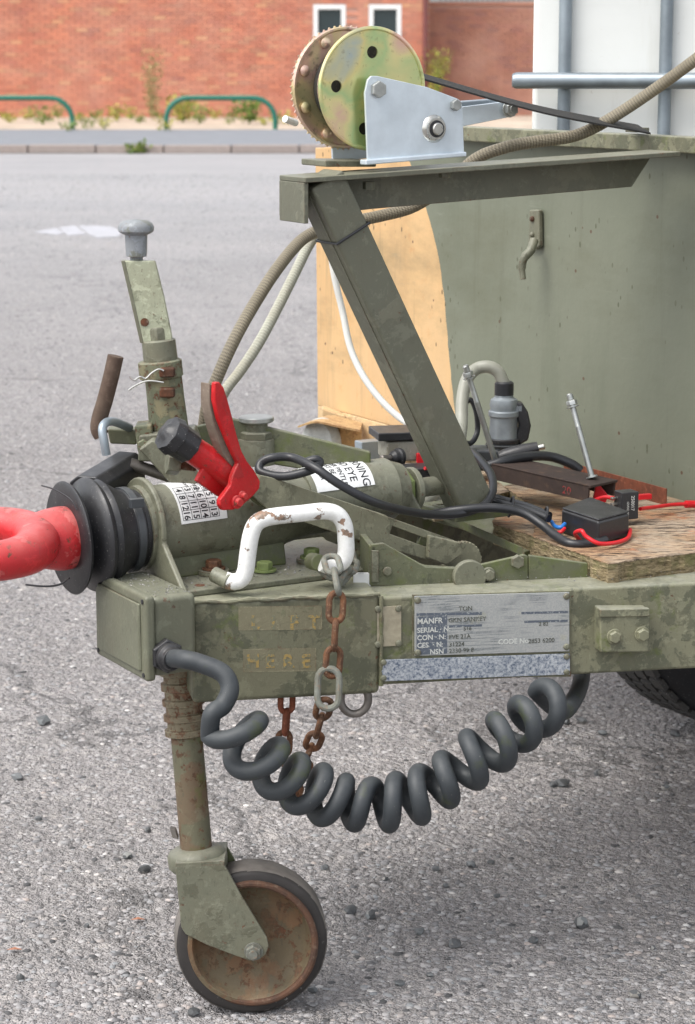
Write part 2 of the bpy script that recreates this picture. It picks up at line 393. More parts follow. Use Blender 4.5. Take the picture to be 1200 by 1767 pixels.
def gold_mat():
    m = NT('yellow_passivated_zinc'); a = m.noise(4.2, 1.5, .4, dist=.9); b = m.noise(90, 5, .6); d = m.noise(11, 3, .5, m.co(loc=(3, 3, 3)), 1)
    f = m.ma('ADD', m.ma('MULTIPLY', a, .8), m.ma('MULTIPLY', d, .2))
    c = m.ramp(f, [(.34, (.46, .54, .54)), (.40, (.80, .70, .32)), (.45, (.52, .66, .32)), (.49, (.86, .76, .38)), (.54, (.84, .52, .44)), (.59, (.84, .74, .40)), (.64, (.50, .66, .42)), (.70, (.50, .56, .66))])
    c = m.mix(m.ramp(b, [(.58, 0), (.72, .5)]), c, (.22, .18, .08))
    return m.fin(c, m.ma('ADD', m.ma('MULTIPLY', b, .25), .20), .9, m.bump(b, .12, .0006))
M['gold'] = gold_mat()
def bronze_mat():
    m = NT('brown_passivated_gear'); a = m.noise(10, 4, .5, dist=1); b = m.noise(80, 5, .6)
    c = m.ramp(a, [(.32, (.40, .42, .22)), (.45, (.70, .56, .32)), (.55, (.72, .48, .40)), (.66, (.78, .68, .40))])
    c = m.mix(m.ramp(b, [(.55, 0), (.7, .6)]), c, (.10, .09, .05))
    return m.fin(c, .38, .7, m.bump(b, .2, .0008))
M['bronze'] = bronze_mat()
def strap_mat():
    m = NT('black_webbing'); w_ = m.n('ShaderNodeTexWave', wave_type='BANDS', bands_direction='X'); m.l(m.co((1, 1, 1), 'UV'), w_.inputs[0]); w_.inputs['Scale'].default_value = 60
    c = m.mix(m.ramp(m.noise(150, 4, .6), [(.55, 0), (.75, .6)]), (.022, .021, .019), (.12, .10, .075))
    return m.fin(c, .8, 0, m.bump(w_.outputs[1], .4, .0008))
M['strap'] = strap_mat()
def hose_mat(name, c1, c2, c3, kx=12, ky=95, stripe=(.42, .24, .12)):
    m = NT(name); x = m.n('ShaderNodeSeparateXYZ'); m.l(m.co(None, 'UV'), x.inputs[0]); u, v = x.outputs[0], x.outputs[1]
    a = m.ma('SINE', m.ma('ADD', m.ma('MULTIPLY', u, 2*math.pi*kx), m.ma('MULTIPLY', v, 2*math.pi*ky)))
    b = m.ma('SINE', m.ma('SUBTRACT', m.ma('MULTIPLY', u, 2*math.pi*kx), m.ma('MULTIPLY', v, 2*math.pi*ky)))
    ab = m.ma('MULTIPLY', a, b)
    c = m.mix(m.ramp(ab, [(.0, 0), (.55, 1)]), c1, c2)
    c = m.mix(m.ramp(m.noise(18, 5, .6), [(.42, 0), (.68, .75)]), c, c3)
    s1 = m.ma('LESS_THAN', m.ma('ABSOLUTE', m.ma('SUBTRACT', u, .36)), .03); s2 = m.ma('LESS_THAN', m.ma('ABSOLUTE', m.ma('SUBTRACT', u, .75)), .012)
    c = m.mix(m.ma('MULTIPLY', m.ma('MAXIMUM', s1, s2), .8), c, stripe)
    return m.fin(c, .5, 0, m.bump(ab, .5, .0012))
M['hose'] = hose_mat('braided_hose', (.25, .215, .15), (.10, .085, .055), (.16, .135, .09))
M['hose2'] = hose_mat('clear_braided_hose', (.46, .46, .38), (.30, .30, .23), (.36, .33, .25))
def panel_mat(pts, zlo, zhi, wlo, whi):
    """green and cream camouflage: object x = across the panel, z = up"""
    m = NT('camouflage_body_paint'); x = m.n('ShaderNodeSeparateXYZ'); m.l(m.co(), x.inputs[0])
    fc = m.n('ShaderNodeFloatCurve'); cv = fc.mapping.curves[0]
    q = sorted([((z - zlo)/(zhi - zlo), (w_ - wlo)/(whi - wlo)) for w_, z in pts])
    while len(cv.points) < len(q): cv.points.new(.5, .5)
    for i, (a, b) in enumerate(q): cv.points[i].location = (a, b)
    fc.mapping.update()
    m.l(m.ma('DIVIDE', m.ma('SUBTRACT', x.outputs[2], zlo), zhi - zlo), fc.inputs['Value'])
    bd = m.ma('ADD', m.ma('MULTIPLY', fc.outputs[0], whi - wlo), wlo)
    bd = m.ma('ADD', bd, m.ma('MULTIPLY', m.ma('SUBTRACT', m.noise(25, 3, .5), .5), .008))
    cream = m.ma('GREATER_THAN', x.outputs[0], bd)
    big = m.noise(2.2, 6, .6); run = m.noise(9, 5, .6, m.co((1, 1, .18))); fine = m.noise(120, 4, .6)
    g = m.mix(m.ramp(big, [(.3, 0), (.7, 1)]), (.145, .158, .115), (.185, .195, .145)); g = m.mix(m.ramp(run, [(.55, 0), (.75, .35)]), g, (.105, .12, .08))
    y = m.mix(m.ramp(run, [(.4, 0), (.8, 1)]), (.60, .39, .19), (.50, .31, .145)); y = m.mix(m.ramp(big, [(.45, 0), (.65, .4)]), y, (.58, .42, .25))
    y = m.mix(m.ramp(m.noise(14, 7, .7), [(.58, 0), (.68, .55)]), y, (.55, .27, .10))
    c = m.mix(cream, g, y)
    vd = m.vor(55, vec=m.co((1, 1, .55))); k = m.ma('MULTIPLY', m.ramp(vd, [(.13, 1), (.18, 0)]), m.ramp(m.noise(7, 4, .6, m.co(loc=(1, 2, 3))), [(.5, 0), (.56, 1)]))
    c = m.mix(k, c, m.mix(cream, (.09, .095, .06), (.18, .12, .06)))
    sm = m.vor(16, vec=m.co(loc=(4, 4, 1))); c = m.mix(m.ramp(sm, [(.045, .9), (.06, 0)]), c, (.10, .05, .03))
    sc2 = m.noise(6, 8, .75, m.co((1, 1, 6), loc=(2, 0, 5))); c = m.mix(m.ramp(sc2, [(.60, 0), (.70, .35)]), c, (.26, .27, .22))
    st2 = m.noise(20, 6, .7, m.co((1, 1, .06), loc=(8, 0, 0))); c = m.mix(m.ramp(st2, [(.56, 0), (.72, .4)]), c, (.10, .105, .07))
    mo = m.noise(1.7, 7, .7, m.co((1, 1, 2.2), loc=(1, 5, 9))); c = m.mix(m.ramp(mo, [(.50, 0), (.66, .45)]), c, (.105, .105, .062))
    return m.fin(c, m.ma('ADD', .36, m.ma('MULTIPLY', sc2, .25)), 0, m.bump(m.ma('ADD', m.ma('MULTIPLY', big, 5), m.ma('MULTIPLY', fine, .15)), .3, .004), spec=.4)
M['cream'] = paint('cream_paint', (.66, .47, .26), (.50, .30, .14), .45, .5, 18, .1, .5, grime=.3)
M['flap'] = paint('blistered_tan_paint', (.55, .36, .17), (.34, .18, .08), .6, .5, 30, .1, .6)
def wood_mat(edge=False):
    m = NT('plywood_edge' if edge else 'plywood_face')
    if edge:
        v = m.co((1, 1, 1)); a = m.noise(40, 7, .75, m.co((1, 1, 5))); b = m.noise(190, 5, .7, m.co((.6, .6, 2)))
        c = m.ramp(m.ma('ADD', m.ma('MULTIPLY', a, .6), m.ma('MULTIPLY', b, .4)), [(.36, (.05, .037, .02)), (.48, (.22, .17, .09)), (.6, (.42, .33, .20))])
        c = m.mix(m.ramp(m.noise(20, 5, .6), [(.52, 0), (.66, .5)]), c, (.17, .18, .06))
        return m.fin(c, .85, 0, m.bump(m.ma('ADD', a, b), 1, .003))
    mp = m.n('ShaderNodeMapping'); m.l(m.co(), mp.inputs[0]); mp.inputs['Rotation'].default_value = (0, 0, -R(20)); mp.inputs['Scale'].default_value = (.24, 1, 1)
    a = m.noise(34, 8, .65, mp.outputs[0], 1.4); b = m.noise(260, 4, .6, mp.outputs[0]); g = m.noise(9, 5, .6)
    c = m.ramp(a, [(.30, (.09, .05, .028)), (.40, (.27, .15, .08)), (.52, (.42, .27, .15)), (.68, (.28, .17, .10))])
    c = m.mix(m.ramp(g, [(.44, 0), (.60, .7)]), c, (.40, .34, .26)); c = m.mix(m.ramp(b, [(.50, 0), (.60, .75)]), c, (.09, .055, .035))
    c = m.mix(m.ramp(m.noise(13, 5, .7, m.co(loc=(7, 3, 1))), [(.56, 0), (.66, .6)]), c, (.46, .16, .06))
    c = m.mix(m.ramp(m.noise(7, 6, .7, m.co(loc=(1, 6, 2))), [(.54, 0), (.66, .6)]), c, (.15, .13, .085))
    cr = m.noise(46, 3, .6, m.n('ShaderNodeMapping').outputs[0]) if False else m.noise(60, 6, .7, mp.outputs[0], .6)
    c = m.mix(m.ramp(cr, [(.35, .85), (.40, 0)]), c, (.045, .03, .02))
    return m.fin(c, .8, 0, m.bump(m.ma('ADD', m.ma('ADD', a, m.ma('MULTIPLY', b, .6)), m.ramp(cr, [(.33, 0), (.42, 1)])), 1, .004))
M['ply'] = wood_mat(); M['plyedge'] = wood_mat(True)
def ibc_mat():
    m = NT('white_tank_plastic'); x = m.noise(3, 5, .6); sp = m.noise(40, 6, .7); r = m.noise(16, 5, .6, m.co((1, 1, .12)))
    c = m.mix(m.ramp(x, [(.3, 0), (.7, 1)]), (.82, .83, .80), (.72, .73, .70)); c = m.mix(m.ramp(sp, [(.66, 0), (.74, .6)]), c, (.40, .33, .24))
    c = m.mix(m.ramp(r, [(.60, 0), (.76, .3)]), c, (.50, .48, .40))
    return m.fin(c, .42, 0, m.bump(x, .2, .01))
M['ibc'] = ibc_mat()
def ground_mat():
    m = NT('worn_asphalt'); co = m.co()
    big = m.noise(.55, 5, .6); g2 = m.noise(3.0, 6, .65); v1 = m.vor(85, out='Color'); d1 = m.vor(85); v2 = m.vor(260, out='Color'); d2 = m.vor(260)
    s1 = m.n('ShaderNodeSeparateColor'); m.l(v1, s1.inputs[0]); s2 = m.n('ShaderNodeSeparateColor'); m.l(v2, s2.inputs[0])
    v0 = m.vor(38, out='Color'); d0 = m.vor(38); s0 = m.n('ShaderNodeSeparateColor'); m.l(v0, s0.inputs[0])
    c = m.ramp(s1.outputs[0], [(0, (.14, .137, .14)), (.25, (.27, .26, .265)), (.6, (.37, .355, .358)), (.85, (.44, .41, .405)), (1, (.58, .57, .56))])
    f = m.ramp(s2.outputs[1], [(0, (.12, .118, .12)), (.4, (.33, .315, .318)), (.8, (.46, .44, .438)), (1, (.68, .66, .64))])
    c = m.mix(m.ramp(m.noise(30, 4, .6), [(.42, .25), (.58, .85)]), c, f)
    c0 = m.ramp(s0.outputs[0], [(0, (.13, .13, .13)), (.5, (.26, .255, .25)), (1, (.42, .40, .38))])
    pit = m.noise(4.5, 6, .7, m.co(loc=(5, 2, 0)))
    c = m.mix(m.ramp(pit, [(.46, 0), (.60, .55)]), c, c0)
    c = m.mix(m.ramp(d0, [(.42, 0), (.66, .35)]), c, (.14, .137, .138))
    c = m.mix(m.ramp(d1, [(.35, 0), (.6, .45)]), c, (.13, .128, .128))
    c = m.mix(m.ramp(g2, [(.35, 0), (.7, .35)]), c, (.26, .255, .262))
    c = m.mix(m.ramp(big, [(.35, 0), (.65, .4)]), c, (.47, .45, .45))
    c = m.mix(m.ramp(m.noise(1.1, 7, .7, m.co((1, .35, 1), loc=(3, 9, 0))), [(.56, 0), (.66, .45)]), c, (.20, .198, .205))
    for q_, lo_, hi_, am_, cc_ in ((16, .50, .62, .38, (.21, .20, .195)), (5.5, .50, .60, .35, (.22, .215, .215)), (23, .54, .64, .50, (.58, .55, .53))):
        c = m.mix(m.ramp(m.noise(q_, 7, .72, m.co((1, .8, 1), loc=(q_, 4, 1))), [(lo_, 0), (hi_, am_)]), c, cc_)
    fn_ = m.noise(340, 3, .6); c = m.mix(m.ramp(fn_, [(.36, .5), (.46, 0)]), c, (.13, .128, .13)); c = m.mix(m.ramp(fn_, [(.56, 0), (.66, .5)]), c, (.62, .60, .59))
    wv = m.noise(.8, 3, .5, m.co(loc=(0, 7, 0))); ck = m.n('ShaderNodeTexVoronoi', feature='DISTANCE_TO_EDGE'); ck.inputs['Scale'].default_value = .55
    dv = m.n('ShaderNodeVectorMath', operation='ADD'); m.l(co, dv.inputs[0]); ns = m.n('ShaderNodeTexNoise'); m.l(co, ns.inputs['Vector']); ns.inputs['Scale'].default_value = 2.5; ns.inputs['Detail'].default_value = 6; m.l(ns.outputs[1], dv.inputs[1]); m.l(dv.outputs[0], ck.inputs['Vector'])
    c = m.mix(m.ramp(ck.outputs['Distance'], [(.004, .7), (.012, 0)]), c, (.12, .118, .118))
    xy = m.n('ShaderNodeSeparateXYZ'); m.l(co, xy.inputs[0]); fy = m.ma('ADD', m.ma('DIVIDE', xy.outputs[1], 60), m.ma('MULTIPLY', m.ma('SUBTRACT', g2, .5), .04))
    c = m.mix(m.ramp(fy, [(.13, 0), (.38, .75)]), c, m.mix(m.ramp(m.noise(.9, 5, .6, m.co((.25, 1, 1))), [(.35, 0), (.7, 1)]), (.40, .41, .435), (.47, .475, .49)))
    h = m.ma('ADD', m.ma('MULTIPLY', m.ramp(d1, [(.1, 1), (.7, 0)]), .7), m.ma('MULTIPLY', m.ramp(d2, [(.1, 1), (.7, 0)]), .35))
    h = m.ma('ADD', h, m.ma('MULTIPLY', m.ramp(d0, [(.1, 1), (.7, 0)]), m.ma('MULTIPLY', pit, 1.6)))
    h = m.ma('ADD', h, m.noise(28, 5, .7))
    c = m.mix(1.0, c, (1.13, 1.10, 1.075), 'MULTIPLY')
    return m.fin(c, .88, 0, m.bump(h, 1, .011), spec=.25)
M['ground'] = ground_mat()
def isl(name, pts, rough=.85, both=True, sp=None, bump=.3):
    m = NT(name); g = m.n('ShaderNodeNewGeometry'); v = g.outputs['Random Per Island']
    if both:
        oi = m.n('ShaderNodeObjectInfo'); v = m.ma('FRACT', m.ma('ADD', v, oi.outputs['Random']))
    c = m.ramp(v, pts); n_ = m.noise(sp or 60, 4, .6)
    c = m.mix(m.ramp(n_, [(.35, 0), (.7, .45)]), c, m.mix(.5, c, (.12, .11, .10)))
    if 'brick' in name:
        gw = m.n('ShaderNodeNewGeometry').outputs['Position']
        c = m.mix(m.ramp(m.noise(.9, 6, .65, gw), [(.45, 0), (.7, .55)]), c, (.62, .36, .27)); c = m.mix(m.ramp(m.noise(1.6, 5, .7, gw), [(.55, 0), (.75, .45)]), c, (.30, .12, .10))
    return m.fin(c, rough, 0, m.bump(n_, bump, .003))
M['stones'] = isl('gravel_stone', [(0, (.06, .06, .062)), (.16, (.16, .158, .162)), (.4, (.31, .30, .302)), (.7, (.43, .41, .405)), (.86, (.28, .29, .30)), (.95, (.42, .36, .33)), (1, (.66, .64, .62))], .85, False, 300)
M['pebble'] = isl('dark_pebble', [(0, (.055, .058, .06)), (.5, (.12, .125, .13)), (.85, (.20, .215, .22)), (1, (.33, .31, .28))], .7, True, 200)
M['brick'] = isl('red_brick', [(0, (.50, .175, .11)), (.3, (.60, .215, .135)), (.6, (.66, .25, .15)), (.8, (.54, .19, .13)), (.92, (.68, .35, .19)), (1, (.42, .145, .11))], .85, True, 3)
M['brick_shade'] = isl('shaded_brick', [(0, (.36, .16, .11)), (.4, (.42, .19, .13)), (.8, (.38, .165, .125)), (1, (.32, .15, .12))], .9, True, 3)  # darker copy of the red brick; the wall's shade is put into the colour
M['mortar'] = plain('mortar', (.50, .30, .24), .9, 0, .1, 3, .3)
M['kerb'] = isl('concrete_kerb', [(0, (.33, .27, .24)), (.5, (.36, .30, .27)), (1, (.31, .26, .235))], .85, True, 12)
M['pave'] = plain('footway_asphalt', (.20, .215, .235), .85, 0, .12, 30, .5)
M['verge'] = plain('sandy_verge', (.45, .37, .29), .95, 0, .3, 3.5, .6)
M['leaf'] = isl('weed_leaf', [(0, (.10, .17, .025)), (.5, (.16, .24, .035)), (1, (.26, .30, .05))], .6, False, 20)
M['leafy'] = isl('yellow_weed_leaf', [(0, (.28, .30, .04)), (.5, (.38, .36, .05)), (1, (.46, .42, .08))], .6, False, 20)
M['dry'] = isl('dry_stalk', [(0, (.32, .26, .10)), (1, (.38, .33, .15))], .8, False, 20)
M['linepaint'] = worn('worn_white_marking', (.43, .43, .46), (.38, .38, .40), .46, 7, .8)

ORD = ['first', 'second', 'third', 'fourth', 'fifth', 'sixth', 'seventh', 'eighth', 'ninth', 'tenth', 'eleventh', 'twelfth', 'thirteenth', 'fourteenth', 'fifteenth', 'sixteenth', 'seventeenth', 'eighteenth', 'nineteenth', 'twentieth', 'twenty-first', 'twenty-second', 'twenty-third', 'twenty-fourth']
# ------------------------------------------------------------------ the setting
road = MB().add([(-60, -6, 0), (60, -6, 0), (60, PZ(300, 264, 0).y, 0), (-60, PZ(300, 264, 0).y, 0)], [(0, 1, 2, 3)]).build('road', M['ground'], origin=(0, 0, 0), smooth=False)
struct(road)
KY = PZ(300, 265, 0).y; KZ = .115
PVY = PZ(300, 223, KZ).y; WY = PZ(300, 203, KZ).y + .3
# kerb stones
kerb = struct(MB().box((0, KY + .075, -.06), 80, .14, .12).build('kerb', M['mortar'], origin=(0, KY, 0)))
ks_mesh = None
for i in range(-14, 14):
    x = PZ(115, 262, 0).x + i*.93
    if ks_mesh is None:
        k0 = MB().box((x, KY + .075, .0575), .912, .15, .115).build('kerb_stone', M['kerb'], kerb, bev=.012); ks_mesh = k0; kx = x
    else:
        k = ks_mesh.copy(); col.objects.link(k); k.parent = kerb; k.location = (x - kx, 0, random.uniform(-.004, .004))
pave = struct(MB().box((0, (KY + .155 + PVY)/2, .05), 80, PVY - KY - .155, .12).build('pavement', M['pave']))
verge = struct(MB().box((0, PVY + 20, .05), 120, 40, .126).build('verge', M['verge']))
for (cx, cy, w_, h_, t) in ((112, 402, 1.0, .75, 0), (158, 400, .9, .8, 0), (196, 398, .5, .7, 0)):
    pass
mk = thing('road_marking', 'worn white painted patch on the grey road, far left beyond the tall handle', 'road marking', PZ(135, 400, 0))
def mark(poly, name='paint_patch'):
    MB().prism([PZ(x, y, .004) for x, y in poly], (0, 0, -.003)).build(name, M['linepaint'], mk, smooth=False)
mark([(58, 400), (96, 393), (112, 402), (100, 405)]); mark([(101, 392), (130, 389), (150, 404), (118, 406)]); mark([(135, 389), (190, 390), (214, 400), (205, 408), (170, 410), (155, 405)])

# building with real bricks, two small windows and a downpipe
WX1 = PZ(741, 203, KZ).x
bl = thing('brick_building', 'red brick building with two small white windows behind the winch', 'building', (WX1 - 8, WY + .1, KZ))
wx = lambda px, py: P(px, py, WY)
win = [(541, 597, 8, 66), (637, 693, 8, 66)]
wr = [(wx(a, t).x, wx(b, t).x, wx(a, b2).z, wx(a, t).z) for a, b, t, b2 in win]
mwb = MB()
xs = [WX1 - 20] + [q for r in wr for q in (r[0], r[1])] + [WX1]
zb, zt = wr[0][2], wr[0][3]
for i in range(len(xs) - 1):
    a, b = xs[i], xs[i+1]
    if i in (1, 3):
        mwb.box(((a+b)/2, WY + .12, (KZ + zb)/2), b-a, .2, zb - KZ); mwb.box(((a+b)/2, WY + .12, (6.5 + zt)/2), b-a, .2, 6.5 - zt)
    else: mwb.box(((a+b)/2, WY + .12, (6.5 + KZ)/2), b-a, .2, 6.5 - KZ)
mwb.box((WX1 - 10, WY + 3.2, 3.3), 19.8, 5.9, 6.3)
mwb.build('wall', M['mortar'], bl, smooth=False)
rows = []
x_left = wx(-60, 100).x
for r in range(0, 38):
    z0 = KZ + .075*r + .005
    off = (r % 2)*.1125
    x = WX1 - off
    while x > x_left:
        x0, x1 = x - .215, x
        x -= .225
        if any(x1 > q[0] - .005 and x0 < q[1] + .005 and z0 + .065 > q[2] and z0 < q[3] for q in wr):
            for q in wr:
                if x1 > q[0] and x0 < q[1]:
                    if x0 < q[0] - .03: rows.append((x0, q[0] - .005, z0))
                    if x1 > q[1] + .03: rows.append((q[1] + .005, x1, z0))
            continue
        rows.append((x0, x1, z0))
full = [q for q in rows if abs(q[1] - q[0] - .215) < 1e-4 and wx(-10, 50).x < q[0] and q[2] < 2.2]
full.sort(key=lambda q: (q[2], -q[0])); singles = full[:300]; ss = set(singles)
b0 = MB().box((singles[0][0] + .1075, WY + .012, singles[0][2] + .0325), .215, .03, .065).build('brick', M['brick'], bl, smooth=False)
for q in singles[1:]:
    k = b0.copy(); col.objects.link(k); k.parent = bl
    k.location = (q[0] - singles[0][0], random.uniform(-.003, .003), q[2] - singles[0][2])
rb = MB()
for q in rows:
    if q in ss: continue
    rb.box(((q[0]+q[1])/2, WY + .012 + random.uniform(-.003, .003), q[2] + .0325), q[1]-q[0], .03, .065)
stuff(rb.build('brickwork', M['brick'], bl, smooth=False))
for a, b, zz0, zz1 in wr:
    fr = MB(); t = .085; y = WY + .03
    fr.box(((a+b)/2, y, zz1 - t/2), b-a, .07, t).box(((a+b)/2, y, zz0 + t/2), b-a, .07, t)
    fr.box((a + t/2, y, (zz0+zz1)/2), t, .066, zz1-zz0-2*t).box((b - t/2, y, (zz0+zz1)/2), t, .066, zz1-zz0-2*t)
    f_ = fr.build('window', M['winwhite'], bl, bev=.006)
    MB().box(((a+b)/2, y + .02, (zz0+zz1)/2), b-a-2*t+.02, .012, zz1-zz0-2*t+.02).build('pane', M['glass'], f_, smooth=False)
    MB().box(((a+b)/2, WY - .02, zz0 - .03), b-a+.1, .12, .05).build('sill', M['kerb'], f_, bev=.005)
xp = wx(734, 50).x
MB().tube([(xp, WY - .06, KZ), (xp, WY - .06, 6)], .05, 14).build('downpipe', M['pipe'], bl)
# second wall beyond the corner, with a metal railing on its top
sw = thing('side_wall', 'darker brick yard wall with a railing on top, right of the downpipe', 'wall', (WX1 + 1.5, WY + .8, KZ))
W2 = WY + .9; zt2 = P(850, 9, W2).z
MB().box((WX1 + 4.0, W2 + .1, (KZ + zt2)/2), 8.1, .16, zt2 - KZ).build('wall_core', M['mortar'], sw, smooth=False)
rb = MB()
for r in range(int((zt2 - KZ)/.075)):
    x = WX1 - .1 + (r % 2)*.1125
    while x < WX1 + 4.4:
        rb.box((x + .1075, W2 + .012, KZ + .075*r + .0375), .215, .03, .065); x += .225
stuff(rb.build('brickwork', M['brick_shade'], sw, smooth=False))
MB().box((WX1 + 4.0, W2 + .1, zt2 + .03), 8.1, .26, .06).build('coping', M['brick_shade'], sw, bev=.01)
MB().box((WX1 + 4.0, W2 + .1, zt2 + .62), 8.1, .03, .05).build('top_rail', M['oldsteel'], sw, smooth=False)
r0 = None
for i in range(44):
    x = WX1 + .25 + i*.1
    if r0 is None: r0 = MB().box((x, W2 + .1, zt2 + .34), .022, .022, .56).build('railing_bar', M['oldsteel'], sw, smooth=False)
    else:
        k = r0.copy(); col.objects.link(k); k.parent = sw; k.location = (i*.1, 0, 0)

# hoop barriers
def hoop(x0, x1, label):
    z1 = P(380, 169, PVY).z; a = PZ(x0, 222, KZ).x; b = PZ(x1, 222, KZ).x; y = PVY + .05
    r = .36
    pts = [(a, y, KZ - .1), (a, y, z1 - r)]
    pts += [(a + r - r*math.cos(t), y, z1 - r + r*math.sin(t)) for t in [math.pi/2*k/7 for k in range(1, 8)]]
    pts += [(b - r + r*math.sin(t), y, z1 - r + r*math.cos(t)) for t in [math.pi/2*k/7 for k in range(0, 8)]]
    pts += [(b, y, KZ - .1)]
    tag(MB().tube(pts, .042, 14).build('hoop_barrier', M['hoopgreen']), label, 'barrier', 'green hoop barriers along the verge')
hoop(289, 476, 'green tubular hoop barrier standing whole between kerb and brick wall')
hoop(-70, 128, 'green tubular hoop barrier cut by the left edge of the photo')

def plant(px, py, w_, h_, n, mat, label, name='weed', z=None, leaf=.05, group=None, Y=None):
    c = PZ(px, py, KZ if z is None else z)
    if Y: c = Vector((P(px, py, Y).x, Y, P(px, py, Y).z))
    w_ *= 1.3; h_ *= 1.25; n = int(n*1.6); leaf *= 1.25
    rnd = random.Random(int(px*7 + py)); st = MB(); lf = MB()
    for i in range(max(3, n//14)):
        a = rnd.uniform(0, 6.28); d = rnd.uniform(0, .5)*w_
        e = c + Vector((math.cos(a)*d, math.sin(a)*d*.6, h_*rnd.uniform(.5, 1)))
        st.tube([c, c.lerp(e, .5) + Vector((0, 0, h_*.08)), e], [.006, .005, .003], 5)
    for i in range(n):
        a = rnd.uniform(0, 6.28); d = w_/2*math.sqrt(rnd.random()); t = rnd.random()
        p = c + Vector((math.cos(a)*d*(.4+.6*t), math.sin(a)*d*.6, h_*(.08 + .92*t*rnd.uniform(.6, 1))))
        dr = Vector((rnd.uniform(-1, 1), rnd.uniform(-1, 1), rnd.uniform(-.2, .9))).normalized(); sd_ = dr.cross(Vector((rnd.uniform(-1, 1), rnd.uniform(-1, 1), rnd.uniform(-1, 1)))).normalized()
        L = leaf*rnd.uniform(.6, 1.3)
        lf.add([p, p + dr*L*.5 + sd_*L*.28, p + dr*L, p + dr*L*.5 - sd_*L*.28], [(0, 1, 2, 3)])
    t = thing(name, label, 'plant', c, group)
    st.build('stem', M['dry'] if mat is M['dry'] else M['leaf'], t); lf.build('foliage', mat, t, smooth=False)
plant(239, 265, .34, .13, 60, M['leaf'], 'small green weed growing out of the kerb joint', z=0, leaf=.07)
plant(316, 212, .55, .42, 150, M['leafy'], 'bushy yellow-green weed inside the whole green hoop', leaf=.07)
plant(345, 214, .35, .30, 80, M['leaf'], 'pale green weed right beside the yellow-green bush')
plant(430, 214, .42, .36, 110, M['leaf'], 'dark green leafy weed by the right leg of the hoop', leaf=.08)
plant(203, 210, .35, .26, 80, M['leafy'], 'yellow weed between the two green hoops')
plant(75, 215, .5, .28, 90, M['leaf'], 'low green weed under the cut-off hoop at left')
plant(263, 208, .34, 1.12, 150, M['dry'], 'tall dry yellowish weed against the brick wall', leaf=.06)
plant(755, 165, .5, .75, 200, M['leafy'], 'mossy green climber beside the brown downpipe', 'climber', leaf=.05, Y=WY - .12)
TUF = ((20, 212), (150, 222), (180, 224), (240, 212), (285, 226), (395, 215), (455, 216), (480, 214), (498, 215), (120, 226), (50, 207), (100, 206), (135, 208), (165, 206), (225, 205), (275, 206), (370, 206), (410, 206), (10, 206))
for i, (x, y) in enumerate(TUF):
    plant(x, y, .28, .11 + .05*(i % 3), 34, M['leaf'] if i % 2 else M['leafy'], ORD[sorted(q[0] for q in TUF).index(x)] + ' low weed tuft from the left along the sandy verge', 'weed_tuft', group='low weed tufts on the verge', leaf=.05)

# loose gravel: many thousand small stones in one sheet, plus the bigger pebbles one by one
def gravel():
    rg = np.random.default_rng(3)
    n = 64000
    y = 3.1 + (rg.random(n)**2.3)*24; x = (rg.random(n) - .5)*2*(y*.172 + .12)
    s = .0018 + .0066*rg.random(n)**3.0 + .00035*(y - 3.1)
    # icosahedron, squashed
    t = (1 + 5**.5)/2
    iv = np.array([(-1,t,0),(1,t,0),(-1,-t,0),(1,-t,0),(0,-1,t),(0,1,t),(0,-1,-t),(0,1,-t),(t,0,-1),(t,0,1),(-t,0,-1),(-t,0,1)], float)/1.9
    fc = np.array([(0,11,5),(0,5,1),(0,1,7),(0,7,10),(0,10,11),(1,5,9),(5,11,4),(11,10,2),(10,7,6),(7,1,8),(3,9,4),(3,4,2),(3,2,6),(3,6,8),(3,8,9),(4,9,5),(2,4,11),(6,2,10),(8,6,7),(9,8,1)])
    a = rg.random(n)*6.28; ca, sa = np.cos(a), np.sin(a)
    sc3 = s[:, None]*np.stack([.8 + .7*rg.random(n), .7 + .4*rg.random(n), .45 + .4*rg.random(n)], 1)
    v = iv[None]*sc3[:, None, :]*(1 + .28*(rg.random((n, 12, 1)) - .5))
    vx = v[..., 0]*ca[:, None] - v[..., 1]*sa[:, None] + x[:, None]; vy = v[..., 0]*sa[:, None] + v[..., 1]*ca[:, None] + y[:, None]
    vz = v[..., 2]*.62 - sc3[:, 2:3]*.10
    V = np.stack([vx, vy, vz], -1).reshape(-1, 3); Fc = (fc[None] + (np.arange(n)*12)[:, None, None]).reshape(-1, 3)
    me = bpy.data.meshes.new('loose_gravel'); me.vertices.add(len(V)); me.vertices.foreach_set('co', V.ravel())
    me.loops.add(Fc.size); me.loops.foreach_set('vertex_index', Fc.ravel().astype(np.int32))
    me.polygons.add(len(Fc)); me.polygons.foreach_set('loop_start', (np.arange(len(Fc))*3).astype(np.int32)); me.update(calc_edges=True)
    me.materials.append(M['stones']); o = bpy.data.objects.new('loose_gravel', me); col.objects.link(o); stuff(o); return o
gravel()
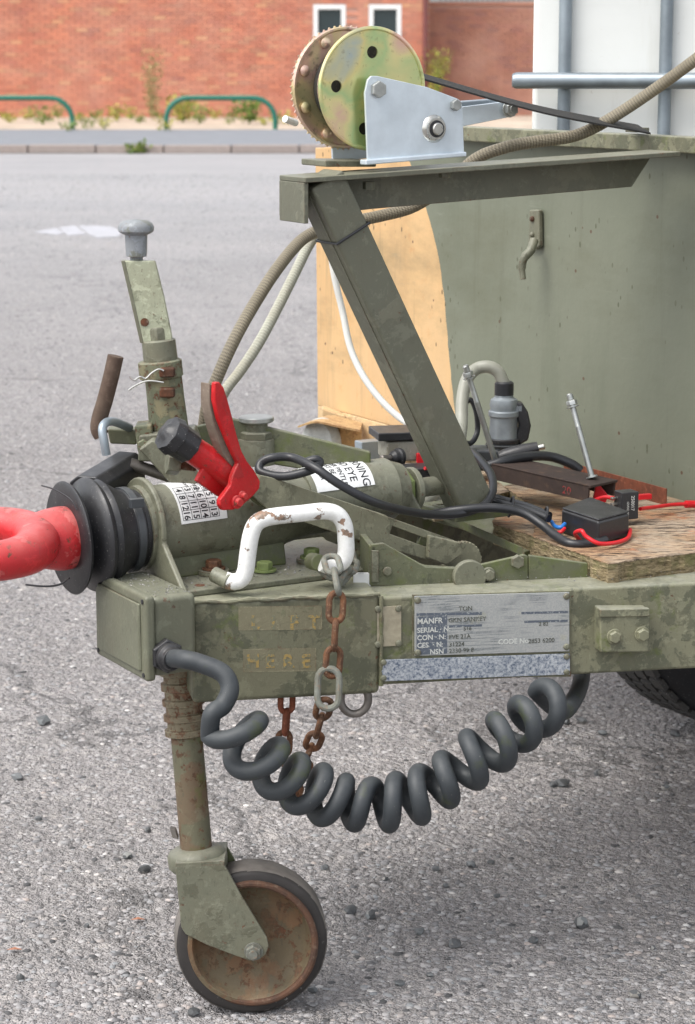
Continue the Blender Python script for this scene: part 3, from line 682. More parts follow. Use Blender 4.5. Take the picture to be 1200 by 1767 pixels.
def pebble(px, py, r, label='small dark loose stone lying on the worn asphalt', group='loose stones on the asphalt', mat=None, rx=None):
    rnd = random.Random(int(px*13 + py)); c = PZ(px, py, 0); bm = bmesh.new(); bmesh.ops.create_icosphere(bm, subdivisions=2, radius=1)
    r = r/PXM(c.y)/1.0; ang = rnd.uniform(0, 3.1); sx, sy, sz = rnd.uniform(.9, 1.25), rnd.uniform(.75, 1), rnd.uniform(.6, .85)
    mb = MB(); vs = []
    off = Vector((rnd.random()*50, rnd.random()*50, 0))
    for v in bm.verts:
        q = v.co*(1 + .35*mnoise.noise(v.co*1.3 + off) + .12*mnoise.noise(v.co*3.5 + off)); q = Vector((q.x*sx, q.y*sy, q.z*sz))
        q = Vector((q.x*math.cos(ang) - q.y*math.sin(ang), q.x*math.sin(ang) + q.y*math.cos(ang), q.z))*r
        vs.append(c + q + Vector((0, 0, r*sz*.75)))
    mb.add(vs, [tuple(v.index for v in f.verts) for f in bm.faces]); bm.free()
    tag(mb.build('stone', mat or M['pebble'], ang=25), label, 'stone', group)
PEB = ((813, 1495, 10), (752, 1502, 8), (605, 1576, 13), (724, 1611, 9), (785, 1633, 13), (848, 1491, 6), (977, 1249, 9), (950, 1260, 9), (858, 1548, 6), (770, 1531, 6), (920, 1627, 9),
        (75, 1250, 14), (30, 1345, 11), (250, 1505, 10), (220, 1480, 10), (255, 1435, 7), (970, 1356, 12), (955, 1357, 8), (1030, 1338, 7), (1149, 1363, 7), (1005, 1247, 9), (742, 1685, 7), (690, 1700, 8), (1128, 1638, 6), (540, 1712, 9), (66, 1415, 6), (150, 1600, 6), (35, 1690, 8), (1040, 1268, 8), (560, 1500, 7), (1165, 1270, 9), (665, 1520, 6))
lefts = sorted(q for q in PEB if q[0] < 400); rights = sorted(q for q in PEB if q[0] >= 400)
for k, (x, y, r) in enumerate(lefts): pebble(x, y, r, ORD[k] + ' dark loose stone from the left edge, left of the jockey wheel')
for k, (x, y, r) in enumerate(rights): pebble(x, y, r, ORD[k] + ' dark loose stone counting rightwards from the jockey wheel')
pebble(334, 1752, 12, 'blue-grey stone lying just in front of the jockey wheel', None)
pebble(1003, 1600, 14, 'angular dark stone in the shade, right foreground', None); pebble(1096, 1722, 12, 'grey flat-sided stone near the lower right corner', None)
pebble(640, 1584, 11, 'pale blue chip of stone just right of the jockey wheel', None)
for px, py, lb in ((238, 1588, 'tiny orange scrap of leaf left of the jockey wheel fork'), (25, 1640, 'tiny orange scrap of leaf by the lower left photo edge')):
    c = PZ(px, py, .004); v = [c + Vector((-.012, 0, .001)), c + Vector((0, -.006, .004)), c + Vector((.013, .001, .001)), c + Vector((0, .006, .003))]
    tag(MB().prism(v, (0, 0, .0006)).build('dead_leaf', simple('orange_leaf', (.36, .15, .08), .6)), lb, 'leaf', 'orange leaf scraps')

# ------------------------------------------------------------------ the trailer: frame
RL = P(330, 1043, 3.335); ZR = RL.z                      # top near edge of the near rail, left end
RR = PZ(1200, 1003, ZR); r_ = (RR - RL).normalized(); rn = Vector((-r_.y, r_.x, 0))
def PR(px, py, off=0): return PN(px, py, RL - rn*off, rn)  # on the rail's near face
trailer = thing('trailer', 'olive green military trailer drawbar and body with flaking paint', 'trailer', (RL.x, RL.y, 0))
RH = .140; RW = .105
c0 = PR(640, 1035); cst = c0 + (RL - c0)*.0
mb = MB(); s0 = (PR(636, 1040) - RL).dot(r_)
def railpt(s, o, h): return RL + r_*s + rn*o + Z*h
mb.prism([railpt(s0, 0, -.002), railpt(s0, 0, -RH), railpt(s0, RW, -RH), railpt(s0, RW, -.002)], r_*1.6)
mb.build('near_rail', M['rail_flaky'], trailer, bev=.006, seg=3)
# welded sleeve round the front of the rail
sl_ = (PR(655, 1100) - RL).dot(r_)
mb = MB()
sec = [(-.004, .004), (-.004, -RH - .012), (RW + .03, -RH - .012), (RW + .03, .004)]
poly = [RL + rn*o + Z*h for o, h in sec]
mb.prism(poly, r_*sl_)
mb.build('rail_sleeve', M['rail'], trailer, bev=.008, seg=3, jit=.0)
mb = MB().tube([RL + r_*s + Z*(.003 + .0012*math.sin(s*90)) + rn*-.003 for s in [sl_*k/40 for k in range(41)]], [.0035 + .0012*math.sin(k*1.7) for k in range(41)], 8)
mb.tube([RL + r_*(sl_ + .002) - rn*.004 + Z*(-h + .001) for h in [RH*k/12 for k in range(13)]], [.003 + .001*math.sin(k*2.3) for k in range(13)], 8)
mb.build('weld_bead', M['rail'], trailer)
# far rail and cross members
fr0 = RL + rn*.30 - r_*.02; fd = (A*2 - r_).normalized(); fn = Vector((-fd.y, fd.x, 0))
MB().prism([fr0 + Z*-.002, fr0 + Z*-RH, fr0 + fn*RW + Z*-RH, fr0 + fn*RW + Z*-.002], fd*1.6).build('far_rail', M['rail'], trailer, bev=.006)
hb = MB().prism([RL + rn*.10 - Z*.003 , RL + rn*.10 - Z*RH, RL + rn*.36 - Z*RH, RL + rn*.36 - Z*.003], A*.30)
hb.build('head_block', M['coup_moss'], trailer, bev=.005)
cm = RL + A*.86 + rn*.07
MB().prism([cm, cm - Z*.12, cm + B*.34 - Z*.12, cm + B*.34], A*.06).build('cross_member', M['coup_moss'], trailer, bev=.004)

# coupling bed plate and bolts on top of the sleeve
ZP = ZR + .004
bq = PZ(322, 1032, ZP)
bedpts = [bq, bq + A*.36, bq + A*.36 + B*.24, bq + B*.24]
coup = thing('towing_coupling', 'olive towing coupling housing with red ring eye and white label plates', 'towing hitch', (RL.x + .1, RL.y + .1, ZP))
MB().prism(bedpts, Z*.010).build('bed_plate', M['coup'], coup, bev=.003)
def hexbolt(c, ax, r, h, mat, par, name='bolt', washer=1.45, wmat=None, ref=None):
    b = MB().hexa(c + ax*.003, ax, r, h, ref).build(name, mat, par, bev=.0008)
    MB().cyl(c, ax, r*washer, .003, 20).build('washer', wmat or mat, b) if par and par.parent is None else MB()
    return b
for px, py, r, mt in ((369, 982, .0125, 'chain'), (457, 985, .0125, 'mossbolt'), (538, 962, .0125, 'mossbolt')):
    c = PZ(px, py, ZP + .012 + (.006 if px != 457 else 0))
    if px != 457: MB().cyl(c - Z*.007, Z, .024, .0065, 24).build('pad', M['coup'], coup)
    hexbolt(c, Z, r, .012, M[mt], coup)
MB().cyl(PZ(345, 1010, ZP + .0101), Z, .008, .0004, 16).build('bolt_hole', M['rust'], coup)

# coupling: axis through the gaiter and housing
AO = P(170, 921, 3.440)                                   # gaiter centre
AX = (A + Z*.03).normalized()
def ax(t): return AO + AX*t
t_of = lambda px, py: 0
def taxis(px):                                             # axis parameter seen at photo column px
    lo, hi = -.5, 1.5
    for _ in range(40):
        m_ = (lo + hi)/2; p = ax(m_) - CAM; u = 600 + F*p.x/(p.y*cT - p.z*sT)
        if u < px: lo = m_
        else: hi = m_
    return lo
ta, tb, tc, td = taxis(238), taxis(272), taxis(470), taxis(520)
RC = .0635
prof = [(ta - .002, RC*1.02), (ta + .010, RC*1.04), (tb, RC*.98), (tc, RC*.98), (tc + .012, RC*.9), (td, RC*.78), (taxis(560), RC*.78)]
MB().lathe([(p[0], p[1]) for p in prof], AO, AX, 56).build('housing', M['coup'], coup, ang=30)
te, tf = taxis(545), taxis(690)
MB().lathe([(te - .03, .051), (tf - .026, .051), (tf - .018, .046), (tf, .040)], AO + Z*.006, AX, 40).build('rear_barrel', M['coup'], coup, ang=30)
# front flange plate with sloping gusset foot
fo = ax(taxis(243)); fu = B; hh = fo.z - ZP
out = [(RC*1.22*math.cos(t), RC*1.22*math.sin(t)) for t in [R(-8) + R(196)*k/20 for k in range(21)]]
out = [( .145, -hh), (.145, -hh + .012)][::1] + [(x, y) for x, y in out][::1] + [(-.145, -hh + .012), (-.145, -hh)]
mb = MB().prism([fo + B*x + Z*y for x, y in out], A*.010); mb.build('front_flange', M['coup'], coup, bev=.0035, seg=3)
# base web under the housing and near-side rib
mb = MB().prism([ax(tb) - Z*RC*.5 - B*.040, ax(tb) - Z*(hh - .008) - B*.050, ax(tb) - Z*(hh - .008) + B*.060, ax(tb) - Z*RC*.5 + B*.04], A*(tc - tb))
mb.build('saddle', M['coup_moss'], coup, bev=.004)
# castellated boss behind lever and end nut
MB().hexa(ax(tf) + Z*.004, AX, .030, .016).build('end_nut', M['mossbolt'], coup, bev=.001)
MB().cyl(ax(tf + .018), AX, .036, .010, 32).cyl(ax(tf + .028), AX, .016, .05, 24).build('end_washer', M['coup'], coup, bev=.0015)
# grey boss at back of handle (610, 950)
MB().cyl(P(612, 945, 3.60), -B, .030, .035, 30).build('pivot_boss', M['rustgreen'], coup, bev=.002)

# rubber gaiter
t0 = taxis(122)
def T(px): return taxis(px)
pf = [(T(118), .050), (T(116), .0835), (T(119), .0865), (T(124), .0835), (T(131), .060), (T(137), .052), (T(143), .060), (T(152), .0855), (T(158), .0880), (T(164), .0850), (T(168), .0800), (T(171), .0815), (T(177), .0825), (T(181), .0790), (T(190), .074), (T(205), .064), (T(211), .0625), (T(213), .064), (T(226), .064), (T(229), .060), (T(238), .060)]
g = MB().lathe(pf, AO, AX, 64).build('gaiter', M['rubber'], coup, ang=50)
MB().lathe([(T(212), .066), (T(224), .066)], AO, AX, 48).box(P(236, 868, 3.405), .022, .010, .014, A, B, Z).build('clamp_band', M['darkgrey'], g, bev=.001)
MB().tube(catmull([P(72, 838, 3.42), P(95, 845, 3.40), P(122, 862, 3.38), P(133, 880, 3.37)], 6), .0012, 6).build('wire_tie', M['cable'], g)
MB().tube(catmull([P(45, 1009, 3.42), P(80, 1012, 3.40), P(105, 1008, 3.39), P(120, 998, 3.37)], 6), .0016, 6).build('wire_tie', M['cable'], g)
# black faceted handle block above the gaiter
hb0 = P(150, 850, 3.47); hb1 = P(222, 806, 3.59)
d_ = (hb1 - hb0).normalized(); e_ = d_.cross(B).normalized() * 1.0; e_ = (Z - d_*Z.dot(d_)).normalized(); g_ = d_.cross(e_)
c_ = (hb0 + hb1)/2
mb = MB().prism([hb0 + e_*x + g_*y for x, y in ((-.026, -.030), (.014, -.030), (.026, -.014), (.026, .018), (.012, .030), (-.026, .030))], hb1 - hb0)
mb.build('black_grip', M['blackpl'], coup, bev=.003)
# towing eye
eye = thing('towing_eye', 'worn red painted ring eye poking out of the black gaiter', 'towing eye', P(20, 950, 3.2))
ES = ax(T(118)); EDR = -A
ec = ES + EDR*.150 + Z*.008
Bt = (B + Z*.12).normalized()
pts = [ec + A*(.094*math.cos(t)) + Bt*(.088*math.sin(t)) for t in [2*math.pi*k/64 for k in range(64)]]
MB().tube(pts, [.0275 - .002*math.sin(2*math.pi*k/64) + .007*max(0, math.cos(2*math.pi*k/64))**2 for k in range(64)], 26, closed=True, ref=Z).build('ring', M['redeye'], eye)
MB().tube([ES + EDR*(.074 - .0078*k) - Z*(.000 + .0001*k) + Z*.004*(1 - k/11) for k in range(12)], [.026, .033, .0375, .041, .0435, .0455, .047, .0485, .049, .0485, .047, .044], 32, ell=1.0).build('shank', M['redeye'], eye, jit=.0006)

# label plates on the housings
def cyl_label(par, c0, r, t0, t1, a0, a1, mat, name='label_plate', shear=0):
    mb = MB(); n = 24; vs = []; fs = []
    u0 = Z; v0 = AX.cross(Z)
    for i in range(n+1):
        a = a0 + (a1-a0)*i/n
        for t in (t0, t1): vs.append(c0 + AX*(t + shear*(a - a0)) + (u0*math.cos(a) + v0*math.sin(a))*r)
    # second shell for thickness
    m_ = len(vs)
    for i in range(n+1):
        a = a0 + (a1-a0)*i/n
        for t in (t0, t1): vs.append(c0 + AX*(t + shear*(a - a0)) + (u0*math.cos(a) + v0*math.sin(a))*(r - .0012))
    for i in range(n): fs.append((2*i, 2*i+1, 2*i+3, 2*i+2)); fs.append((m_+2*i+2, m_+2*i+3, m_+2*i+1, m_+2*i))
    for i in range(n): fs.append((2*i, 2*i+2, m_+2*i+2, m_+2*i)); fs.append((2*i+1, m_+2*i+1, m_+2*i+3, 2*i+3))
    mb.add(vs, fs); return mb.build(name, mat, par, ang=40)
def cyl_text(mb, s, size, c0, r, t, a, shear=0, bold=0, tex=None):
    """letters read round the barrel, their tops towards the rear; t along the axis = baseline, a = start angle"""
    vs, fs = tex if tex else text(s, size, .0003, bold)
    v0 = AX.cross(Z); out_ = []
    for v in vs:
        an = a + v.x/r
        out_.append(c0 + AX*(t + v.y) + (Z*math.cos(an) + v0*math.sin(an))*(r + .0003 + v.z))
    mb.add(out_, fs)
RL1 = RC*.98 + .0014
l1 = cyl_label(coup, AO, RL1, T(284), T(362), R(-22), R(80), M['labelw'])
it = MB(); tw = T(362) - T(284)
nums = [['1', '5', '9', '13'], ['2', '6', '10', '14'], ['3', '7', '11', '15'], ['4', '8', '12', '16']]
cell = tw*.197; gx = T(284) + tw*.045; al = R(21); da = R(13.6)
for ri, row in enumerate(nums):
    base = gx + (3 - ri)*cell
    for ci, s_ in enumerate(row):
        vs, fs = text(s_, cell*.95, .0003, .0002, align='CENTER')
        cyl_text(it, s_, 0, AO, RL1, base + cell*.16, al + da*(ci + .5), tex=(vs, fs))
def grid_line(t0_, t1_, a0_, a1_, w_=.0006):
    n = max(1, int(abs(a1_ - a0_)/R(4))); vs = []; v0 = AX.cross(Z); r = RL1 + .0003
    if n > 1:
        for i in range(n+1):
            a = a0_ + (a1_-a0_)*i/n
            for t in (t0_ - w_, t0_ + w_): vs.append(AO + AX*t + (Z*math.cos(a) + v0*math.sin(a))*r)
        it.add(vs, [(2*i, 2*i+1, 2*i+3, 2*i+2) for i in range(n)])
    else:
        for a in (a0_ - w_/r, a0_ + w_/r):
            for t in (t0_, t1_): vs.append(AO + AX*t + (Z*math.cos(a) + v0*math.sin(a))*r)
        it.add(vs, [(0, 1, 3, 2)])
for k in range(5): grid_line(gx + cell*k, gx + cell*k, al, al + 4*da, .0004); grid_line(gx, gx + 4*cell, al + da*k, al + da*k, .0004)
cyl_text(it, 'BRADLEY II', cell*.8, AO, RL1, gx + 3.1*cell, R(-19), bold=.0002); cyl_text(it, 'INSTRUCTIONS', cell*.45, AO, RL1, gx + 2.3*cell, R(-10)); cyl_text(it, 'LUBRICATE', cell*.42, AO, RL1, gx + 1.5*cell, R(-6))
it.build('lettering', M['ink'], l1, smooth=False)
RL2 = .051 + .0014; AO2 = AO + Z*.006
l2 = cyl_label(coup, AO2, RL2, T(524), T(622), R(-50), R(66), M['labelw'])
it = MB(); w2 = T(622) - T(524)
for s_, sz, off, a_ in (('WARNING', .0195, .80, -37), ('FIXED EYE', .0190, .60, -40), ('LOCKER PINTLE', .0125, .455, -38), ('MUST BE', .0125, .335, -18), ('TO ROTATE', .0125, .215, -24), ('FREELY UNDER', .010, .12, -30)):
    cyl_text(it, s_, sz, AO2, RL2, T(524) + w2*off, R(a_), bold=.0004 if sz > .02 else .0001)
it.build('lettering', M['ink'], l2, smooth=False)

# ------------------------------------------------------------------ brake levers in red, and the long actuating lever
br = thing('hand_brake', 'red tubular handbrake with black rubber cap and red blade trigger', 'hand brake', P(415, 860, 3.36))
g0, g1 = P(318, 766, 3.405), P(425, 838, 3.46)
MB().tube([g0, g0.lerp(g1, .5), g1], [.0205, .0215, .0225], 28).build('grip_tube', M['red'], br)
gd = (g1 - g0).normalized()
MB().lathe([(-.030, .014), (-.034, .010), (-.036, 0.0001)][::-1] + [(-.028, .026), (-.012, .0285), (-.010, .0255), (.018, .0245), (.020, .022)], g0 - gd*.006, gd, 32, rad=lambda a, r: r*(1 + .05*math.cos(8*a))).build('rubber_cap', M['rubber'], br, ang=40)
# trigger blade: curved plate traced at its own distance, with real thickness
TB = P(415, 860, 3.420)
def pb(px, py, dy=0): return PN(px, py, TB + B*dy, (B*.9 - A*.25).normalized())
nb = (B*.9 - A*.25).normalized()
blade = [(372, 660), (380, 659), (387, 668), (394, 690), (402, 720), (410, 752), (418, 778), (427, 795), (440, 812), (450, 830), (449, 843), (437, 857), (420, 872), (404, 880), (386, 881), (380, 872), (381, 862), (390, 850), (399, 838), (402, 822), (408, 808), (412, 800), (401, 778), (390, 752), (378, 722), (371, 690)]
MB().prism([pb(x, y) for x, y in blade], nb*.010).build('trigger_blade', M['red'], br, bev=.0025, seg=2)
MB().prism([pb(x, y, .0) - nb*-.011 for x, y in [(370, 662), (377, 668), (389, 708), (403, 755), (416, 798), (411, 808), (394, 784), (379, 740), (370, 700)]], nb*.020).build('blade_edge', M['brownblade'], br, bev=.002)
for px, py, r in ((408, 866, .0085), (417, 855, .006)):
    q = pb(px, py); MB().lathe([(0, r*1.2), (.005, r*1.2), (.006, r*.8), (.011, r*.7)], q - nb*-.001, -nb, 20).build('pivot_pin', M['redeye'], br, bev=.0006)
MB().prism([pb(x, y, .03) for x, y in [(355, 800), (400, 822), (405, 850), (380, 858), (340, 830)]], nb*.008).build('rear_cheek', M['red'], br, bev=.002)
MB().tube([P(225, 800, 3.55), P(300, 825, 3.56), P(335, 835, 3.56)], .0095, 16).build('release_rod', M['oldsteel'], br)
# long lever
lv = thing('brake_lever_arm', 'long flat olive brake lever sloping back from the red handbrake', 'lever', P(620, 900, 3.45))
L0 = P(440, 843, 3.465); L1 = P(775, 952, 3.62)
ld = (L1 - L0).normalized(); lu = (Z - ld*Z.dot(ld)).normalized(); ln = ld.cross(lu)
def lp(s, h, n_=0): return L0 + ld*s + lu*h + ln*n_
LL = (L1 - L0).length
def Lpx(px): return (PN(px, 843 + (px-440)*.325, L0, ln) - L0).dot(ld)
# side plate with a slot near its rear end
slot = [(Lpx(672), -.002), (Lpx(672), .011), (Lpx(738), .009), (Lpx(738), -.004)]
ol = [(0, -.012), (Lpx(470), -.024), (Lpx(600), -.027), (LL, -.022), (LL + .012, -.008), (LL + .010, .010), (LL, .020), (Lpx(600), .024), (Lpx(460), .024), (0, .022)]
vs, fs = curve_plate(ol, [slot[::-1]], .008, .0012)
if ln.y > 0: pass
MB().add([L0 + ld*v.x + lu*v.y + ln*v.z for v in vs], fs).build('side_plate', M['lever'], lv, ang=30)
MB().add([L0 + ld*v.x + lu*v.y + ln*v.z + B*.030 for v in vs], fs).build('side_plate', M['coup_moss'], lv, ang=30)
MB().prism([lp(.0, .022), lp(Lpx(660), .024), lp(Lpx(660), .024) + B*.03, lp(0, .022) + B*.03], lu*-.004).build('top_web', M['lever'], lv, bev=.001)
mb = MB().prism([lp(Lpx(728), .016, 0) - B*.004, lp(Lpx(738), -.020, 0) - B*.004, lp(Lpx(770), -.022, 0) - B*.006, lp(Lpx(790), .004) - B*.006, lp(Lpx(778), .020) - B*.006], -B*.010)
mb.build('clevis', M['lever'], lv, bev=.003)
# toothed sector behind the clevis
def gear_rad(a, r, n=34, d=.06): return r*(1 + d*(1 if math.sin(a*n) > 0 else 0))
MB().lathe([(0, .034), (.010, .034)], P(800, 972, 3.64), B, 136, rad=lambda a, r: gear_rad(a, r, 34, .05)).build('toothed_sector', M['lever'], lv, ang=20)
# welded U bracket on the frame behind the near rail
bk = thing('lever_bracket', 'olive U-shaped bracket with bolts behind the near rail top', 'bracket', P(780, 1000, 3.47))
UB = P(650, 990, 3.46)
def ub(px, py, off=0): return PN(px, py, UB + rn*off, rn)
MB().prism([ub(x, y) for x, y in [(640, 940), (662, 937), (735, 978), (800, 981), (905, 957), (912, 960), (912, 1012), (640, 1012)]], rn*.008).build('front_cheek', M['coup_moss'], bk, bev=.002)
MB().prism([ub(x, y, .06) for x, y in [(660, 950), (735, 976), (800, 980), (930, 962), (930, 1008), (660, 1008)]], rn*.008).build('rear_cheek', M['coup_moss'], bk, bev=.002)
MB().prism([ub(638, 942), ub(638, 1010), ub(638, 1010) + rn*.075, ub(638, 938) + rn*.075], r_*.010).build('end_web', M['coup_moss'], bk, bev=.002)
MB().prism([ub(642, 950, -.004), ub(654, 950, -.004), ub(654, 1005, -.004), ub(642, 1005, -.004)], rn*.003).build('strip', M['coup'], bk, bev=.001)
for px, py, r in ((808, 993, .026), (842, 990, .011), (668, 985, .007)):
    MB().cyl(ub(px, py), -rn, r, .014 if r > .02 else .006, 28).build('boss', M['coup'], bk, bev=.002)
MB().hexa(ub(842, 990) - rn*.006, -rn, .009, .008).build('bolt', M['coup'], bk, bev=.0008)
for q in (892,):
    MB().hexa(ub(q, 968), -rn, .011, .010).build('bolt', M['coup'], bk, bev=.0008)
MB().prism([ub(x, y, -.002) for x, y in [(913, 958), (1015, 972), (1015, 1010), (913, 1010)]], rn*.008).build('side_gusset', M['coup_moss'], bk, bev=.002)

# white grab handle with chipped paint
hdl = [(388, 1000), (402, 1004), (416, 1000), (424, 985), (428, 955), (433, 925), (441, 905), (456, 895), (480, 890), (520, 886), (560, 882), (582, 888), (594, 905), (597, 930), (597, 955), (590, 970), (572, 977), (556, 972)]
hp = [P(x, y, 3.37 + .045*max(0, (x-430)/170)) for x, y in hdl]
gh = thing('grab_handle', 'white painted grab handle with chipped patches, bolted on the drawbar', 'handle', P(400, 1003, 3.36))
MB().tube(catmull(hp, 5), .0128, 18).build('bar', M['white'], gh)
MB().cyl(P(368, 990, 3.38), (hp[0] - P(368, 990, 3.38)).normalized(), .012, .03, 16).build('foot', M['coup'], gh, bev=.002)
MB().cyl(P(538, 968, 3.44), (hp[-1] - P(538, 968, 3.44)).normalized(), .013, .03, 16).build('foot', M['coup_moss'], gh, bev=.002)

# ------------------------------------------------------------------ parts on the near rail: plates, block, stencils
def rail_plate(name, corners, mat, off, th=.0022, bev=.0006, par=trailer):
    pts = [PR(x, y, off) for x, y in corners]
    return MB().prism(pts, rn*th).build(name, mat, par, bev=bev)
def rivet(par, px, py, off, r=.0055, mat=None):
    q = PR(px, py, off); MB().lathe([(0, r), (.0015, r), (.0035, r*.75), (.0045, .0001)], q, -rn, 16).build('rivet', mat or M['coup'], par)
bd = rail_plate('backing_plate', [(712, 1026), (986, 1019), (986, 1168), (712, 1170)], M['rail'], .0025)
npl = rail_plate('name_plate', [(716, 1029), (983, 1022), (983, 1124), (716, 1132)], M['plate'], .0060, .003)
for x, y in ((721, 1036), (978, 1029), (721, 1126), (978, 1116)): rivet(npl, x, y, .0060, .0052)
st = rail_plate('lower_plate', [(658, 1139), (984, 1128), (984, 1164), (658, 1176)], M['plate2'], .0060, .003)
for x, y in ((662, 1143), (978, 1133), (662, 1170), (978, 1160)): rivet(st, x, y, .0060, .0048)
tp = rail_plate('tally_plate', [(646, 1048), (693, 1045), (693, 1114), (646, 1117)], M['brassplate'], .0030, .002)
for x, y in ((652, 1051), (688, 1050), (652, 1112), (688, 1110)): rivet(tp, x, y, .0030, .0052)
def rtext(mb, s, px, py, hpx, off, **k):
    o = PR(px, py, off); size = hpx/PXM(o.y)/.72
    slope = -.028; flat_text(mb, s, size, o, r_, Z, -rn, **k)
for t_, px, py, hh_ in (('MANFR', 720, 1077, 10), ('SERIAL · N:', 720, 1092, 9), ('CON · N:', 720, 1105, 9), ('CES  · N:', 720, 1118, 9), ('NSN', 742, 1129, 9), ('CODE No', 860, 1112, 9)):
    lt = MB(); rtext(lt, t_, px, py, hh_, .0063, bold=.0002); lt.build('lettering', M['lettl'], npl, smooth=False)
# recessed dark band behind the pale words and stamped strips
M['band'] = worn('worn_blue_black_print', (.085, .10, .125), (.30, .32, .32), .58, 260, .5)
for (a, b, t, bt) in ((719, 772, 1064, 1130), (719, 832, 1058, 1063), (775, 832, 1079, 1083), (900, 980, 1056, 1060), (905, 980, 1071, 1075)):
    MB().prism([PR(a, t, .0060), PR(b, t - 2, .0060), PR(b, bt - 2, .0060), PR(a, bt, .0060)], -rn*.00015).build('printed_band', M['band'], npl, smooth=False)
for t_, px, py, hh_ in (('GKN SANKEY', 774, 1074, 8), ('FVE 21A', 775, 1103, 8), ('31224', 775, 1116, 8), ('2330 99 8', 775, 1127, 8), ('TON', 792, 1054, 8), ('2853 6200', 912, 1110, 8), ('516', 800, 1088, 7), ('2 82', 930, 1080, 7)):
    ls = MB(); rtext(ls, t_, px, py, hh_, .0063, bold=.0001); ls.build('stamped_text', M['lettd'], npl, smooth=False)
for px, py, hh_, s_ in ((433, 1086, 25, 'L'), (468, 1086, 25, 'I'), (500, 1086, 25, 'F'), (532, 1086, 25, 'T'), (425, 1152, 24, 'H'), (458, 1152, 24, 'E'), (488, 1152, 24, 'R'), (520, 1152, 24, 'E')):
    yl = MB(); rtext(yl, s_, px, py, hh_, .0046, bold=.0008); yl.build('stencil_letter', M['yellowp'], trailer, smooth=False)
for (a, b, t, bt) in ((412, 556, 1047, 1088), (420, 546, 1120, 1160)):
    MB().prism([PR(a, t, .0043), PR(b, t - 2, .0043), PR(b, bt - 2, .0043), PR(a, bt, .0043)], rn*.002).build('paint_patch', paint('tan_overpaint', (.19, .175, .11), (.15, .15, .09), .4, .1, 20, 0, .55), trailer, smooth=False)
blk = MB().prism([PR(1036, 1052, .030), PR(1122, 1052, .030), PR(1124, 1125, .030), PR(1036, 1127, .030)], rn*.036).build('bolted_block', M['rail_flaky'], trailer, bev=.003)
MB().prism([PR(1036, 1052, .032), PR(1122, 1050, .032), PR(1122, 1064, .033), PR(1036, 1066, .033)], rn*.012).build('lip', M['rail_flaky'], blk, bev=.002)
for x, y in ((1060, 1098), (1108, 1094)):
    q = PR(x, y, .030); MB().lathe([(0, .012), (.003, .012), (.003, .0105)], q, -rn, 24).hexa(q - rn*.003, -rn, .0095, .007).build('bolt', M['rail_flaky'], blk, bev=.0006)

# ------------------------------------------------------------------ junction box
JB = P(257, 1178, 3.255); JH = .128
jb = thing('junction_box', 'square olive junction box with screwed lid on the drawbar nose', 'junction box', JB)
jw = .185; jd = .070
lid_c = JB + B*(jw/2) + Z*(JH/2)
MB().box(lid_c + A*(jd/2 + .012), jd, jw - .012, JH - .008, A, B, Z).build('case', M['jbox'], jb, bev=.010, seg=4)
ld_ = MB().box(lid_c + A*.005, .016, jw, JH, A, B, Z).build('lid', M['jbox'], jb, bev=.006, seg=3)
MB().box(lid_c - A*.004, .006, jw - .034, JH - .026, A, B, Z).build('raised_panel', M['jbox'], ld_, bev=.003, seg=3)
for sb in (-1, 1):
    for sz in (-1, 1): MB().cyl(lid_c - A*.0025 + B*sb*(jw/2 - .010) + Z*sz*(JH/2 - .009), -A, .0036, .002, 14).build('screw', M['ink'], ld_)
GL = PN(285, 1130, JB + B*.006, B)
gl = MB().hexa(GL, -B, .026, .012, Z).lathe([(.012, .021), (.020, .021), (.024, .017), (.030, .016)], GL, -B, 24).build('cable_gland', M['blackpl'], jb, bev=.0012)

# ------------------------------------------------------------------ coiled cable
ax_px = [(390, 1238, 3.19), (425, 1282, 3.20), (462, 1320, 3.215), (510, 1350, 3.235), (560, 1373, 3.25), (610, 1386, 3.255), (660, 1387, 3.25), (712, 1376, 3.25), (762, 1352, 3.25), (812, 1315, 3.26), (858, 1281, 3.275), (900, 1249, 3.30), (932, 1224, 3.33), (948, 1216, 3.35)]
axp = catmull([P(*q) for q in ax_px], 24)
seglen = [0]
for i in range(1, len(axp)): seglen.append(seglen[-1] + (axp[i] - axp[i-1]).length)
TL = seglen[-1]
def ax_at(s):
    s = min(max(s, 0), TL - 1e-6); i = max(0, min(len(axp) - 2, np.searchsorted(seglen, s) - 1)); f = (s - seglen[i])/(seglen[i+1] - seglen[i])
    return axp[i].lerp(axp[i+1], f), (axp[i+1] - axp[i]).normalized()
cp = []; ns = 620; ph = .0
for k in range(ns + 1):
    s = TL*k/ns
    pitch = (.060 if s < .07 else (.060 - (s - .07)/.12*.017 if s < .19 else .043 + .009*max(0, (s - .30)/.3)))*(1 + .05*math.sin(s*31) + .03*math.sin(s*77))
    if k: ph += (TL/ns)/pitch
    c, t = ax_at(s); vw = (CAM - c).normalized(); n_ = vw.cross(t).normalized(); v_ = t.cross(n_)
    if n_.z < 0 and False: n_ = -n_
    r = .0300 + .004*max(0, 1 - s/.25) - .003*max(0, (s - .5)/.15)
    a = -2*math.pi*ph + math.pi*1.15
    wob = 1 + .06*math.sin(ph*2.1) + .03*math.sin(ph*5.3)
    cp.append(c + (n_*math.cos(a) + v_*math.sin(a))*r*wob)
lead = catmull([GL - B*.022, P(320, 1138, 3.22), P(350, 1146, 3.21), P(385, 1162, 3.20), P(397, 1188, 3.19), P(386, 1216, 3.18), P(366, 1234, 3.17), cp[6]], 8)
tail = catmull([cp[-1], P(968, 1228, 3.42), P(992, 1205, 3.50), P(1004, 1168, 3.60), P(1002, 1120, 3.64)], 8)
full_c = lead[:-1] + cp[6:] + tail[1:]
